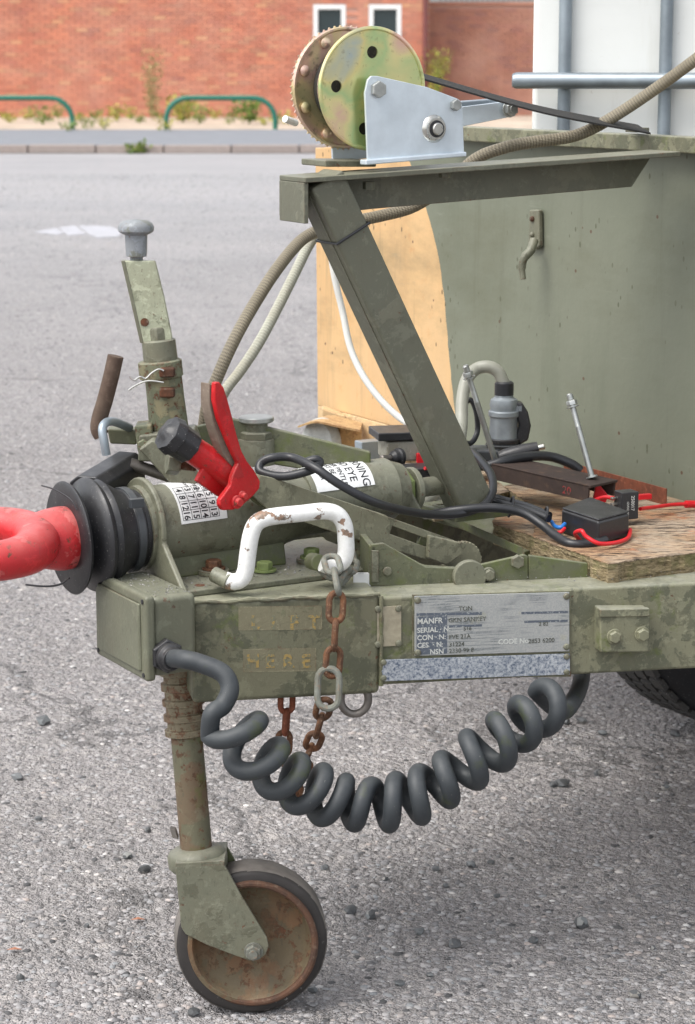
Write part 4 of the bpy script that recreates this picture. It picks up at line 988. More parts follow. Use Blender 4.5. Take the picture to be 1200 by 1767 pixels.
tag(MB().tube(full_c, .0136, 18).build('coiled_cable', M['coil']), 'thick dark grey coiled cable sagging below the drawbar', 'cable')

# ------------------------------------------------------------------ chains
def link(par, c, d, wv, L, W, r, mat):
    d = d.normalized(); wv = (wv - d*wv.dot(d)).normalized(); pts = []
    hl = (L - W)/2
    for k in range(9): t = math.pi*k/8; pts.append(c + d*(hl + (W/2 - r)*math.sin(t)) + wv*((W/2 - r)*math.cos(t)))
    for k in range(9): t = math.pi*k/8; pts.append(c - d*(hl + (W/2 - r)*math.sin(t)) - wv*((W/2 - r)*math.cos(t)))
    return MB().tube(pts, r, 10, closed=True, ref=d.cross(wv)).build('link', mat, par)
def chain(t, path, mats, L=.046, W=.031, r=.0048, a0=.3, tw=1.25, big=None):
    pts = catmull(path, 20); sl2 = [0]
    for i in range(1, len(pts)): sl2.append(sl2[-1] + (pts[i]-pts[i-1]).length)
    step = L - 2*r - .0015; n = max(1, round(sl2[-1]/step)); step = sl2[-1]/n; view = Vector((0, -1, .2)).normalized()
    for k in range(n):
        s = (k + .5)*step; i = max(0, min(len(pts) - 2, int(np.searchsorted(sl2, s)) - 1)); c = pts[i].lerp(pts[i+1], (s - sl2[i])/(sl2[i+1]-sl2[i]))
        d = (pts[i+1]-pts[i]).normalized(); side = d.cross(view).normalized(); q = a0 + (tw if k % 2 else 0)
        wv = side*math.cos(q) + view*math.sin(q)
        link(t, c, d, wv, L, W, r, mats(k, n))
ch = thing('chain', 'rusty safety chain hanging from the white handle over the drawbar side', 'chain', P(575, 1200, 3.30))
chain(ch, [P(570, 960, 3.385), P(582, 1010, 3.325), P(580, 1050, 3.312), P(578, 1100, 3.307), P(573, 1166, 3.302)], lambda k, n: M['chain_grey'] if k < 2 else M['chain'], L=.052, W=.031)
link(ch, P(567, 1188, 3.295), (P(566, 1225, 3.29) - P(568, 1155, 3.30)), X, .070, .042, .0052, M['chain_grey'])
chain(ch, [P(562, 1208, 3.30), P(548, 1262, 3.33), P(528, 1312, 3.37), P(510, 1365, 3.41)], lambda k, n: M['chain'], L=.048, W=.030)
ch2 = thing('chain', 'short red-rusty chain hanging under the drawbar behind the coiled cable', 'chain', P(495, 1290, 3.40))
chain(ch2, [P(495, 1190, 3.41), P(494, 1245, 3.41), P(490, 1290, 3.41), P(498, 1340, 3.41), P(515, 1370, 3.41)], lambda k, n: M['rustbar'] if k < 2 else M['chain'], L=.046, W=.028, a0=.2)
ch3 = thing('chain', 'grey chain links looped over the white handle foot', 'chain', P(600, 985, 3.43))
chain(ch3, [P(556, 975, 3.44), P(590, 998, 3.42), P(606, 975, 3.46), P(604, 945, 3.50)], lambda k, n: M['chain_grey'], L=.044, W=.028, a0=.6)
hk = [P(590 + 22 - 24*math.cos(t) , 1206 + 26*math.sin(t), 3.40) for t in [R(-60) + R(290)*k/22 for k in range(23)]]
tag(MB().tube(hk, .0062, 12).build('open_hook', M['oldsteel']), 'small dark open steel ring hook under the drawbar, right of the chain', 'hook')

# ------------------------------------------------------------------ jockey wheel
WC = PZ(435, 1627, .118); WR = .118
jk = thing('jockey_wheel', 'rusty olive jockey wheel on a long stem with crank handle on top', 'jockey wheel', (WC.x, WC.y, 0))
wa = Vector((-.10, .995, 0)).normalized()                 # wheel axis, away from the camera
ww = .058
ty = MB().lathe([(0, .0965), (-.002, .099), (-.0015, .110), (0, .1135), (.004, .1165), (ww-.004, .1165), (ww, .112), (ww, .09), (ww*.5, .089), (.01, .092), (0, .0965)], WC, wa, 96, cap=False).build('tyre', plain('black_solid_rubber', (.032, .028, .026), .6, 0, .45, 18, .5, speck=1), jk, ang=40)
MB().lathe([(.0025, .1155), (.006, .1180), (ww-.006, .1180), (ww-.0025, .1155)], WC, wa, 120, cap=False, rad=lambda a, r: r*(1 + .0035*math.sin(a*7) + .0025*math.sin(a*19+1))).build('tread_band', plain('dusty_worn_tread', (.15, .135, .12), .85, 0, .45, 26, .7), jk, ang=40)
MB().lathe([(.026, .0001), (.026, .030), (.024, .060), (.020, .080), (.010, .088), (-.001, .0905), (-.004, .0925), (-.004, .0985), (.001, .1005)], WC, wa, 72, cap=False).build('rim', paint('rusty_rim_paint', (.13, .10, .058), (.19, .095, .045), .9, .95, 10, .1, .6, grime=.9), jk, ang=50)
MB().tube([WC + wa*-.002 + X*(.0972*math.cos(t)) + Z*(.0972*math.sin(t)) for t in [2*math.pi*k/64 for k in range(64)]], .0055, 10, closed=True).build('rim_lip', rusty('rust_brown_lip', (.15, .075, .045), (.085, .05, .036), (.20, .14, .10), 28), jk)
# fork
FY = WC.y - .018
FP = Vector((0, FY, 0))
def pf_(px, py, Y=FY): return P(px, py, Y)
fk = [(303, 1500), (306, 1494), (386, 1491), (392, 1500), (418, 1548), (445, 1592), (461, 1618), (464, 1634), (458, 1648), (446, 1657), (430, 1658), (400, 1647), (355, 1630), (320, 1612), (313, 1600), (308, 1550)]
MB().prism([pf_(x, y) for x, y in fk], Vector((0, .006, 0))).build('fork_plate', M['coup'], jk, bev=.0015)
MB().prism([pf_(x, y) + Vector((0, ww + .024, 0)) for x, y in fk], Vector((0, .006, 0))).build('fork_plate', M['coup_moss'], jk, bev=.0015)
MB().prism([pf_(303, 1496), pf_(388, 1492), pf_(388, 1492) + YV*(ww + .03), pf_(303, 1496) + YV*(ww + .03)], Z*.006).build('fork_crown', M['coup'], jk, bev=.001)
q = pf_(438, 1641); MB().cyl(q, -YV, .0145, .003, 24).hexa(q - YV*.003, -YV, .0125, .009).cyl(q - YV*.012, -YV, .007, .006, 16).build('axle_bolt', M['chain_grey'], jk, bev=.0006)
SY = WC.y + ww/2
sb_, st_ = P(339, 1462, SY), P(315, 1185, SY + .02)
sdv = (st_ - sb_).normalized()
cc = P(343, 1500, SY)
MB().lathe([(-.004, .030), (0, .040), (.006, .0455), (.022, .0465), (.030, .043), (.036, .033), (.037, .026)], cc, sdv, 40).build('swivel_cup', M['coup'], jk, ang=60)
MB().tube([sb_ - sdv*.02, sb_.lerp(st_, .25), sb_.lerp(st_, .5), sb_.lerp(st_, .75), st_ + sdv*.10], .0245, 28).build('stem', M['stem'], jk)
pr = []
L_ = .105
for k in range(50): 
    t = k/49*L_; pr.append((t, .0302 + .0026*(1 if math.sin(t*2*math.pi/.024) > 0.1 else -.8)))
MB().lathe([(-.001, .026)] + pr, sb_.lerp(st_, .70), sdv, 36).build('threaded_sleeve', paint('rusted_thread_paint', (.20, .17, .11), (.20, .085, .045), .75, 1.1, 22, 0, .6, grime=.9), jk, ang=50)
MB().prism([P(293, 1430, SY - .01), P(303, 1432, SY - .01), P(308, 1448, SY - .01), P(298, 1446, SY - .01)], YV*.014).build('stop_lug', M['oldsteel'], jk, bev=.001)
# upper column
KYc = 3.59
uc0, uc1 = P(292, 740, KYc), P(281, 640, KYc)
ud = (uc1 - uc0).normalized()
MB().tube([uc0 - ud*.06, uc0, uc0.lerp(uc1, .5), uc1], [.031, .031, .0295, .029], 32).build('upper_tube', M['rustgreen'], jk)
MB().lathe([(0, .032), (.002, .0345), (.026, .0345), (.028, .031)], P(279, 652, KYc), ud, 32).build('collar', M['rustgreen'], jk)
MB().lathe([(0, .027), (.034, .0265), (.036, .024)], P(278, 625, KYc), ud, 32).build('upper_collar', M['coup'], jk)
MB().hexa(P(275, 592, KYc), ud, .0185, .026, YV).build('crank_nut', M['coup'], jk, bev=.0015)
q = P(293, 645, KYc - .034)
for yy in (642, 677):
    MB().box(P(289, yy, KYc - .034), .024, .016, .015).build('eye_lug', M['rust'], jk, bev=.003)
# crank arm: flat bar leaning back, knob on top
arm = [(213, 452), (266, 450), (291, 545), (296, 592), (262, 600), (246, 590), (236, 545)]
MB().prism([P(x, y, KYc - .012) for x, y in [(214, 450), (268, 450), (284, 515), (297, 580), (297, 592), (246, 596), (230, 522)]], YV*.010).build('crank_arm', M['pale'], jk, bev=.002)
MB().prism([P(x, y, KYc - .013) for x, y in [(209, 450), (216, 450), (248, 592), (242, 592), (226, 522)]], YV*.020).build('arm_edge', M['coup'], jk, bev=.001)
MB().cyl(P(250, 556, KYc - .0125), -YV, .0065, .0006, 18).build('arm_hole', M['rust'], jk)
kb = P(236, 450, KYc)
MB().lathe([(0, .010), (.006, .010), (.007, .016), (.012, .0165), (.040, .0175), (.043, .024), (.046, .0275), (.052, .028), (.058, .025), (.062, .018), (.064, .0001)], kb, Vector((0, 0, 1)), 36).build('knob', paint('worn_grey_knob', (.24, .26, .28), (.14, .145, .11), .55, .4, 18, .2, .4), jk, ang=40)
MB().hexa(P(248, 768, CK if False else 3.53), -YV, .010, .008).build('clamp_bolt', M['rustgreen'], jk, bev=.001)
# R clip
MB().tube(catmull([P(224, 650, KYc - .045), P(232, 656, KYc - .045), P(242, 650, KYc - .045), P(252, 653, KYc - .045), P(262, 644, KYc - .045), P(274, 637, KYc - .045), P(283, 640, KYc - .045)], 5), .0016, 8).tube(catmull([P(222, 673, KYc - .045), P(240, 662, KYc - .045), P(258, 657, KYc - .045), P(283, 660, KYc - .045)], 5), .0016, 8).build('spring_clip', M['steel'], jk)

# clamp that carries the column, handle rod and bent steel rod
cl = thing('stem_clamp', 'rusty olive clamp block gripping the jockey wheel column', 'clamp', P(290, 790, 3.48))
CK = 3.56
def cb(name, poly, Y, th, mat, bev=.003): return MB().prism([P(x, y, Y) for x, y in poly], YV*th).build(name, mat, cl, bev=bev)
cb('jaw', [(232, 735), (262, 733), (264, 780), (238, 782)], CK - .01, .05, M['rustgreen'])
cb('jaw', [(240, 752), (335, 742), (352, 788), (300, 800), (238, 796)], CK - .02, .06, M['coup'])
cb('back_bar', [(320, 740), (400, 722), (640, 780), (640, 830), (400, 790), (330, 790)], CK + .10, .012, M['coup_moss'])
cb('lug', [(185, 740), (238, 742), (236, 768), (190, 766)], CK + .02, .03, M['coup_moss'])
cb('cast_arm', [(240, 776), (262, 760), (300, 770), (330, 800), (345, 830), (320, 850), (290, 830)], CK - .06, .035, M['coup'])
q = P(288, 797, 3.44)
bdv = (A*.9 + Z*-.15 - B*.25).normalized()
MB().hexa(q, bdv, .019, .020).build('nut', M['coup'], cl, bev=.001)
pr = [(k*.0008, .0088 + (.0008 if k % 3 else -.0006)) for k in range(52)]
MB().lathe([(0, .0005)] + pr + [(.0425, .0005)], q + bdv*.005, bdv, 20).build('stud', M['rust'], cl, ang=60)
rod = thing('clamp_lever', 'brown rusty round handle leaning left of the jockey column', 'lever', P(175, 740, 3.550))
MB().tube(catmull([P(200, 614, 3.540), P(192, 650, 3.540), P(181, 692, 3.545), P(172, 722, 3.550), P(170, 740, 3.550), P(176, 752, 3.550)], 6), .0125, 20).build('handle', rusty('brown_rust', (.13, .095, .07), (.09, .06, .045), (.17, .12, .09), 30), rod, bev=.003)
MB().tube(catmull([P(184, 785, 3.490), P(180, 762, 3.490), P(177, 740, 3.495), P(184, 729, 3.510), P(198, 728, 3.540), P(224, 738, 3.580)], 6), .0068, 14).build('bent_rod', M['galvdull'], rod)

# plunger with flat cap
pg = thing('plunger', 'olive cylindrical plunger with flat round steel cap', 'plunger', P(443, 800, 3.58))
q = P(443, 800, 3.67)
MB().lathe([(0, .031), (.040, .031), (.042, .030)], q, Z, 36).build('body', M['coup'], pg, ang=40)
MB().hexa(q + Z*.042, Z, .031, .012).build('hex_collar', M['coup'], pg, bev=.001)
MB().cyl(q + Z*.052, Z, .0185, .016, 28).build('neck', M['coup'], pg)
MB().lathe([(0, .026), (.002, .0285), (.0075, .0285), (.009, .026)], q + Z*.068, Z, 40).build('cap', M['bolt'], pg, ang=30)

# ------------------------------------------------------------------ mast, beam and body
BE = P(1120, 262, 3.98)                                   # where the beam's rear leg meets the body
def pl_(px, py, off=0): return PN(px, py, BE + B*off, B)
bm_ = thing('winch_mast', 'olive angle-iron beam on a leaning square post carrying the winch', 'mast', pl_(800, 870, -.04))
tl, tr = pl_(482, 302), pl_(1122, 258)
bdir = (tr - tl).normalized()
fw = .085
MB().prism([tl, tr, tr - B*fw*1.0, tl - B*fw], Z*-.008).build('top_flange', M['post'], bm_, bev=.0015)
MB().prism([tl - Z*.008, tr - Z*.008, pl_(1086, 322), pl_(640, 360), pl_(540, 371), pl_(482, 372)], B*-.008).build('rear_leg', M['post'], bm_, bev=.001)
e0 = tl - Z*.008
MB().prism([e0 + A*.0, e0 - Z*.062, e0 - Z*.062 - B*(fw - .004), e0 - B*(fw - .004)], A*.008).build('end_plate', M['post'], bm_, bev=.0015)
for px, py in ((637, 318), (768, 298)):
    MB().hexa(pl_(px, py, -.045) + Z*.004, -Z, .010, .012).build('bolt', M['post'], bm_, bev=.0006)
# square post
pw = .062
m_off = -.045                                             # middle plane of the post
pt_, pb_ = pl_(549, 308, m_off), pl_(812, 872, m_off)
# trace centre line: near face centre
pd = (pb_ - pt_).normalized(); pe = pd.cross(B).normalized()
if pe.x < 0: pe = -pe
mb = MB().box((pt_ + pb_)/2, (pb_ - pt_).length, pw, pw, pd, pe, B)
mb.build('post', M['post'], bm_, bev=.005, seg=3)
MB().box((pt_ + pb_)/2 - pe*(pw/2 + .0005) - B*(pw*.22), (pb_ - pt_).length*.96, .002, .003, pd, pe, B).build('weld_seam', M['post'], bm_)
MB().tube([pb_ + pd*0 - Z*.003 + A*x_ + B*y_ for x_, y_ in [(-.048, -.036), (.03, -.036), (.03, .036), (-.048, .036)]], .004, 8, closed=True).build('weld_bead', M['coup_moss'], bm_)
tie_c = pt_.lerp(pb_, .155)
q = pw/2 + .0015
MB().tube([tie_c + pe*a - B*b for a, b in ((-q, -q), (-q, 0), (-q, q), (0, q), (q, q), (q, 0), (q, -q), (0, -q))], .0022, 8, closed=True).build('cable_tie', M['cable'], bm_)
MB().box(pb_ - Z*.008 + B*.01, .12, .12, .012, A, B, Z).build('foot_plate', M['coup_moss'], bm_, bev=.002)
# body front panel
BP = P(1150, 866, 4.02)                                   # a point on the panel's bottom edge
def pa(px, py, off=0): return PN(px, py, BP - A*off, A)    # on the panel, off = towards the drawbar
body = trailer
pc = Vector((BP.x, BP.y, 0.5))
cornerL = pa(548, 699); zbot = BP.z
zl = lambda px, py: pa(px, py).z
top = [(544, 255), (700, 247), (795, 225), (1200, 243), (1330, 250)]
pts = [pa(x, y) for x, y in top] + [Vector((pa(1330, 700).x, pa(1330, 700).y, zbot)), Vector((cornerL.x, cornerL.y, zbot))]
# local frame: x along B (far side), z up
bmesh_o = bpy.data.meshes.new('front_panel')
def build_local(name, polys, mat, par, bev=.002):
    """object whose own x axis runs along B, y along -A"""
    Rm = Matrix((( B.x, -A.x, 0), (B.y, -A.y, 0), (0, 0, 1)))
    Ri = Rm.transposed(); vs = []; fs = []
    for poly, th in polys:
        n = len(poly); l = [Ri @ (p - pc) for p in poly]; b = len(vs)
        vs += l + [p + Vector((0, -th, 0)) for p in l]
        ff = [tuple(range(n)), tuple(range(2*n-1, n-1, -1))] + [((i+1) % n, i, n+i, n+(i+1) % n) for i in range(n)]
        fs += [tuple(b + i for i in f) for f in ff]
    me = bpy.data.meshes.new(name); me.from_pydata(vs, [], fs); me.update()
    b2 = bmesh.new(); b2.from_mesh(me); bmesh.ops.recalc_face_normals(b2, faces=b2.faces); b2.to_mesh(me); b2.free()
    me.materials.append(mat); o = bpy.data.objects.new(name, me); col.objects.link(o); o.parent = par
    o.rotation_euler = Rm.to_4x4().to_euler(); o.location = pc - WO[par]; WO[o] = pc
    m = o.modifiers.new('bevel', 'BEVEL'); m.width = bev; m.segments = 2; m.limit_method = 'ANGLE'
    return o
Rm = Matrix(((B.x, -A.x, 0), (B.y, -A.y, 0), (0, 0, 1))); Ri = Rm.transposed()
bpts = []
for x, y in ((715, 300), (737, 365), (752, 420), (764, 490), (771, 560), (776, 620), (783, 690), (790, 742)):
    l = Ri @ (pa(x, y) - pc); bpts.append((l.x, l.z))
zs = [b[1] for b in bpts]; wsx = [b[0] for b in bpts]
M['panel'] = panel_mat(bpts, min(zs) - .02, max(zs) + .02, min(wsx) - .05, max(wsx) + .05)
panel = build_local('front_panel', [(pts, .012)], M['panel'], body)
# body floor and sides running back from the panel
bl_, br_ = Vector((cornerL.x, cornerL.y, zbot)), Vector((pa(1330, 700).x, pa(1330, 700).y, zbot))
wdt = (bl_ - br_).length
MB().box((bl_ + br_)/2 + A*1.3 + Z*-.03, 2.6, wdt, .06, A, B, Z).build('floor_pan', M['cream'], body, bev=.003)
MB().box(br_ + A*1.3 + Z*.28, 2.58, .02, .56, A, B, Z).build('near_side', M['post'], body)
MB().box(bl_ + A*1.3 + Z*.24, 2.58, .02, .48, A, B, Z).build('far_side', M['cream'], body)
# rim along the top
rp = [pa(795, 222, .0), pa(1330, 247, .0)]
z1 = rp[0].z
MB().prism([rp[0] + Z*.006, rp[0] - Z*.022, rp[0] - Z*.022 - A*.035, rp[0] + Z*.006 - A*.035], rp[1] - rp[0]).build('top_rim', M['rail_flaky'], body, bev=.003)
# latch hook
hc = pa(918, 400, .012)
Mh = M['coup']
lh = latch_ = MB().prism([pa(x, y, .012) for x, y in ((913, 362), (930, 362), (931, 425), (924, 431), (911, 428))], A*.010).build('latch', Mh, body, bev=.003)
MB().tube(catmull([pa(922, 415, .024), pa(916, 432, .038), pa(905, 445, .052), pa(901, 462, .056), pa(903, 482, .056)], 5), [.0085]*10 + [.0075]*6 + [.006]*5, 12).build('hook', Mh, lh)
for y in (378, 405): MB().ball(pa(919, y, .013), .0055).build('rivet', M['rust'] if y == 378 else Mh, lh)
# cream lower step, lamp and bracket at the far corner
MB().prism([P(x, y, 5.0) for x, y in [(556, 705), (585, 715), (740, 748), (740, 800), (600, 800), (585, 760), (556, 722)]], YV*.05).build('lower_step', M['cream'], body, bev=.003)
lamp = thing('marker_lamp', 'round ribbed marker lamp under a blistered tan bracket flap', 'lamp', P(570, 790, 4.9))
lc = P(560, 762, 4.88)
ldr = (A*-.9 + B*-.25).normalized()
MB().lathe([(0, .052), (.01, .052), (.022, .046), (.028, .030), (.030, .0001)], lc, ldr, 40).build('lens', None or plain('ribbed_grey_lens', (.42, .43, .40), .35, 0, .2, 160, .8), lamp, ang=30)
MB().box(P(592, 765, 4.92), .055, .07, .085, A, B, Z).build('case', M['flap'], lamp, bev=.004)
fl_ = catmull([P(514, 735, 4.80), P(545, 727, 4.80), P(580, 734, 4.80), P(622, 742, 4.80)], 6); fl2 = catmull([P(520, 733, 4.96), P(565, 717, 4.96), P(600, 722, 4.96), P(625, 730, 4.96)], 6)
mb = MB(); n = len(fl_); vs = fl_ + fl2 + [p - Z*.004 for p in fl_] + [p - Z*.004 for p in fl2]
mb.add(vs, [(i, i+1, n+i+1, n+i) for i in range(n-1)] + [(2*n+i+1, 2*n+i, 3*n+i, 3*n+i+1) for i in range(n-1)] + [(i+1, i, 2*n+i, 2*n+i+1) for i in range(n-1)] + [(0, n, 3*n, 2*n), (n-1, 3*n-1, 4*n-1, 2*n-1)])
mb.build('bracket_flap', M['flap'], lamp)
MB().box(P(640, 780, 4.7), .06, .03, .05, A, B, Z).build('side_reflector', M['galvdull'], lamp, bev=.002)

# trailer road wheel, lower right
tyc = PZ(1345, 1268, 0) + Z*.40
def tread(a, r): return r
tw_ = MB().lathe([(-.01, .22), (-.005, .34), (.02, .385), (.03, .3915), (.18, .3915), (.19, .385), (.215, .34), (.22, .22), (-.01, .22)], tyc, B, 96, cap=False).build('road_wheel_tyre', M['rubber'], trailer, ang=40)
tb_ = MB()
for k in range(64):
    a = 2*math.pi*k/64
    for j in range(4):
        aa = a + (.5 if j % 2 else 0)*2*math.pi/64; rd = A*math.cos(aa) + Z*math.sin(aa); tg = -A*math.sin(aa) + Z*math.cos(aa)
        tb_.box(tyc + rd*.394 + B*(.035 + j*.046), .012, .028, .037, rd, tg, B)
tb_.build('tread', plain('dusty_tread', (.035, .033, .031), .7, 0, .3, 60, .3, speck=1.5), tw_, bev=0)
MB().lathe([(.0, .22), (.03, .21), (.04, .12), (.03, .05), (.0301, .0001)][::-1], tyc, B, 48).build('wheel_disc', M['post'], tw_)
MB().tube([tyc + B*.1, tyc + B*1.3], .03, 16).build('axle', M['post'], trailer)

# ------------------------------------------------------------------ white tank in a galvanised cage
YI = 4.55
ib = thing('caged_water_tank', 'white plastic tank in a galvanised tube cage on the trailer', 'tank', P(1050, 230, YI))
tlc = P(918, 222, YI); tn = Vector((0, 1, 0)); zi0 = P(1000, 235, YI).z - .1
ia = Vector((math.cos(R(-6)), math.sin(R(-6)), 0)); iy = Vector((-ia.y, ia.x, 0))
def ipt(px, py, off=0): return PN(px, py, tlc - iy*off, iy)      # on the tank's front face, off = towards the camera
tk = MB().box(tlc + ia*.5 + iy*.5 + Z*(zi0 + .55 - tlc.z), 1.0, 1.0, 1.1, ia, iy, Z); tk.build('tank', M['ibc'], ib, bev=.012, seg=4)
for px in (975, 1149, 1330):
    x_ = ipt(px, 100, .014)
    MB().tube([Vector((x_.x, x_.y, zi0)), Vector((x_.x, x_.y, zi0 + .5)), Vector((x_.x, x_.y, zi0 + 1.1))], .0125, 16).build('upright_tube', M['galvdull'], ib)
h0 = ipt(884, 139, .042)
MB().tube([h0, h0 + ia*.008, h0 + ia*.95], [.0125, .0155, .0155], 18).build('cross_tube', M['galvdull'], ib, bev=.002)
for k_ in (1, 2): MB().tube([h0 + ia*.03 + Z*.3*k_, h0 + ia*.95 + Z*.3*k_], .0155, 18).build('cross_tube', M['galvdull'], ib)

# ------------------------------------------------------------------ winch
NB = -.062                                               # near face of the winch, relative to the beam's rear leg
def pw_(px, py, off=0): return PN(px, py, BE + B*(NB + off), B)
WP = pw_(640, 270)
wn = thing('winch', 'hand winch with iridescent gold drum discs and silver side plate', 'winch', pw_(690, 285))
# 2D helper on the near plane: coordinates along A and Z relative to a point
def to2(px, py, off, c):
    q = pw_(px, py, off) - c; return (q.dot(A), q.z)
sp_c = pw_(700, 210)
outl = [(634, 137), (640, 131), (650, 131), (735, 150), (788, 170), (795, 175), (797, 185), (800, 262), (800, 270), (700, 278), (637, 284), (634, 280), (629, 160)]
ol2 = [to2(x, y, 0, sp_c) for x, y in outl]
vs, fs = curve_plate(ol2, [], .005, .001)
side = MB().add([sp_c + A*v.x + Z*v.y + B*v.z for v in vs], fs).build('side_plate', M['galv'], wn, ang=30)
MB().add([sp_c + A*v.x + Z*v.y + B*(v.z + .112) for v in vs], fs).build('side_plate', M['galv'], wn, ang=30)
mb = MB().prism([pw_(632, 276, -.012), pw_(806, 262, -.012), pw_(806, 270, -.012), pw_(632, 285, -.012)], B*.02)
mb.build('side_foot', M['galv'], wn, bev=.002, seg=3)
fc_ = pw_(568, 283, .01)
MB().prism([pw_(562, 277, .035), pw_(650, 277, .035), pw_(650, 288, .035), pw_(562, 288, .035)], B*.08).build('base_channel', M['coup'], wn, bev=.002)
for px, py, r in ((650, 154, .0135), (783, 181, .0095)):
    MB().hexa(pw_(px, py) - B*.0025, -B, r, .009).build('bolt', M['bolt'], wn, bev=.0008)
q = pw_(748, 222)
MB().lathe([(0, .022), (.003, .020), (.005, .017), (.008, .0165), (.008, .0135), (.005, .0134)], q - B*.0025, -B, 32).build('bushing', M['steel'], wn, ang=30)
MB().lathe([(0, .0132), (.009, .0132), (.0091, .0115)], q - B*.0025, -B, 28).build('seal', M['rubber'], wn)
MB().lathe([(.0, .0095), (.012, .0095), (.0135, .0080)], q - B*.0025, -B, 24).build('shaft', M['steel'], wn, ang=30)
# drum
DR = 108/PXM(3.72)*1.0
dc = pw_(642, 153, .022)
Rd = (pw_(642, 45, .022) - pw_(642, 153, .022)).z
def hole(px, py, r): a, b = to2(px, py, .022, dc); return circ(a, b, r, 18)[::-1]
hl = [hole(642, 90, .0095), hole(580, 149, .0095), hole(628, 222, .0095), hole(700, 190, .0095)]
vs, fs = curve_plate(circ(0, 0, Rd - .004, 72), hl, .003, 0)
near = MB().add([dc + A*v.x + Z*v.y + B*v.z for v in vs], fs)
near.build('near_disc', M['gold'], wn, ang=25)
MB().tube([dc + B*-.001 + A*((Rd - .003)*math.cos(t)) + Z*((Rd - .003)*math.sin(t)) for t in [2*math.pi*k/80 for k in range(80)]], .0034, 10, closed=True).build('disc_rim', M['gold'], wn)
gc = dc + B*.085
MB().lathe([(0, Rd*.99), (.004, Rd*.99)], gc, B, 240, rad=lambda a, r: r*(1 + .035*(1 if math.sin(a*60) > .2 else 0))).build('gear_ring', M['bronze'], wn, ang=20)
MB().lathe([(-.001, .001), (-.001, Rd*.93), (-.006, Rd*.955), (-.006, Rd*.985), (0, Rd*1.0)], gc, B, 80).build('far_disc', M['bronze'], wn, ang=35)
MB().lathe([(.018, .072), (.020, .078), (.024, .074), (.080, .060)][::1], dc - B*0, B, 48).build('strap_roll', M['strap'], wn)
MB().tube([gc - B*.030 + A*(.063*math.cos(t)) + Z*(.063*math.sin(t)) for t in [2*math.pi*k/60 for k in range(60)]], .0035, 10, closed=True).build('hub_rim', M['bronze'], wn)
for k in range(5):
    t = R(118 + 42*k); q = gc - B*.002 + A*(.079*math.cos(t)) + Z*(.079*math.sin(t))
    MB().lathe([(-.002, .009), (.003, .0088), (.006, .005), (.007, .0001)] if k % 2 == 0 or True else [], q, -B, 18).build('rivet', M['bronze'] , wn)
# crank arm
MB().prism([pw_(792, 185, .125), pw_(882, 174, .125), pw_(892, 186, .125), (pw_(890, 200, .125)), pw_(800, 218, .125)], B*.006).build('crank_arm', M['galv'], wn, bev=.001)
MB().prism([pw_(790, 176, .135), pw_(870, 170, .135), pw_(880, 176, .135), pw_(800, 192, .135)], B*.03).build('crank_web', M['galvdull'], wn, bev=.002)
q = pw_(879, 188, .12); MB().cyl(q, -B, .014, .003, 24).hexa(q - B*.003, -B, .012, .009).cyl(q - B*.012, -B, .007, .004, 14).build('crank_nut', M['bolt'], wn, bev=.0006)
MB().tube(catmull([P(492, 205, 3.75), P(500, 208, 3.76), P(510, 212, 3.78)], 4), .006, 10).build('pawl_end', M['white'], wn)
# webbing strap
sa, sb2 = pw_(728, 130, .055), pa(1112, 222, .03) 
sa2 = P(728, 132, sa.y); mid = sa.lerp(sb2, .5) - Z*.008
path = catmull([sa + Z*.004 - A*.06 + Z*.012, sa, mid, sb2], 10)
mb = MB(); vs = []; n = len(path)
for p in path: vs += [p - B*.019 - Z*.0065, p + B*.019 + Z*.0065]
m_ = len(vs); vs += [v - Z*.003 for v in vs]
fs = [(2*i, 2*i+1, 2*i+3, 2*i+2) for i in range(n-1)] + [(m_+2*i+2, m_+2*i+3, m_+2*i+1, m_+2*i) for i in range(n-1)] + [(2*i+2, m_+2*i+2, m_+2*i, 2*i) for i in range(n-1)] + [(2*i, 2*i, 2*i+1, 2*i+3) for i in range(0)] + [(2*i+1, m_+2*i+1, m_+2*i+3, 2*i+3) for i in range(n-1)]
uvs = []
mb.add(vs, fs)
tag(mb.build('webbing_strap', M['strap']), 'flat black webbing strap running from the winch to the trailer body', 'strap')
MB().box(pa(1100, 224, .02), .03, .03, .008, A, B, Z).build('strap_bracket', M['post'], body, bev=.001)

# ------------------------------------------------------------------ hoses and cables
def hose(label, pts, r, mat, name='hose', cat='hose', seg=16, n=10, group=None):
    return tag(MB().tube(catmull([P(*q) for q in pts], n), r, seg, ref=(0, -1, 0)).build(name, mat), label, cat, group)
hose('braided hose crossing the tank cage and dipping behind the winch beam', [(1215, 92, 3.95), (1150, 140, 3.98), (1085, 185, 4.0), (1030, 218, 4.0), (985, 236, 3.99), (920, 245, 3.98), (870, 255, 3.97), (820, 275, 3.98), (770, 320, 4.0), (715, 356, 4.0), (660, 372, 3.98), (600, 384, 3.95), (556, 396, 3.90), (520, 415, 3.86), (480, 462, 3.80), (442, 520, 3.76), (408, 580, 3.72), (378, 645, 3.70), (358, 700, 3.70), (350, 760, 3.72)], .0102, M['hose'])
hose('pale clear braided hose running parallel right of the brown one', [(600, 372, 4.0), (556, 396, 3.94), (535, 420, 3.92), (510, 470, 3.88), (480, 530, 3.84), (448, 590, 3.80), (415, 640, 3.78), (388, 676, 3.76), (368, 722, 3.76)], .0088, M['hose2'])
hose('thin white cable curving down the cream panel behind the post', [(572, 440, 4.25), (578, 480, 4.25), (592, 540, 4.25), (605, 600, 4.24), (628, 650, 4.22), (662, 695, 4.20), (700, 728, 4.18), (740, 748, 4.15)], .0062, M['whitecable'], 'cable', 'cable')
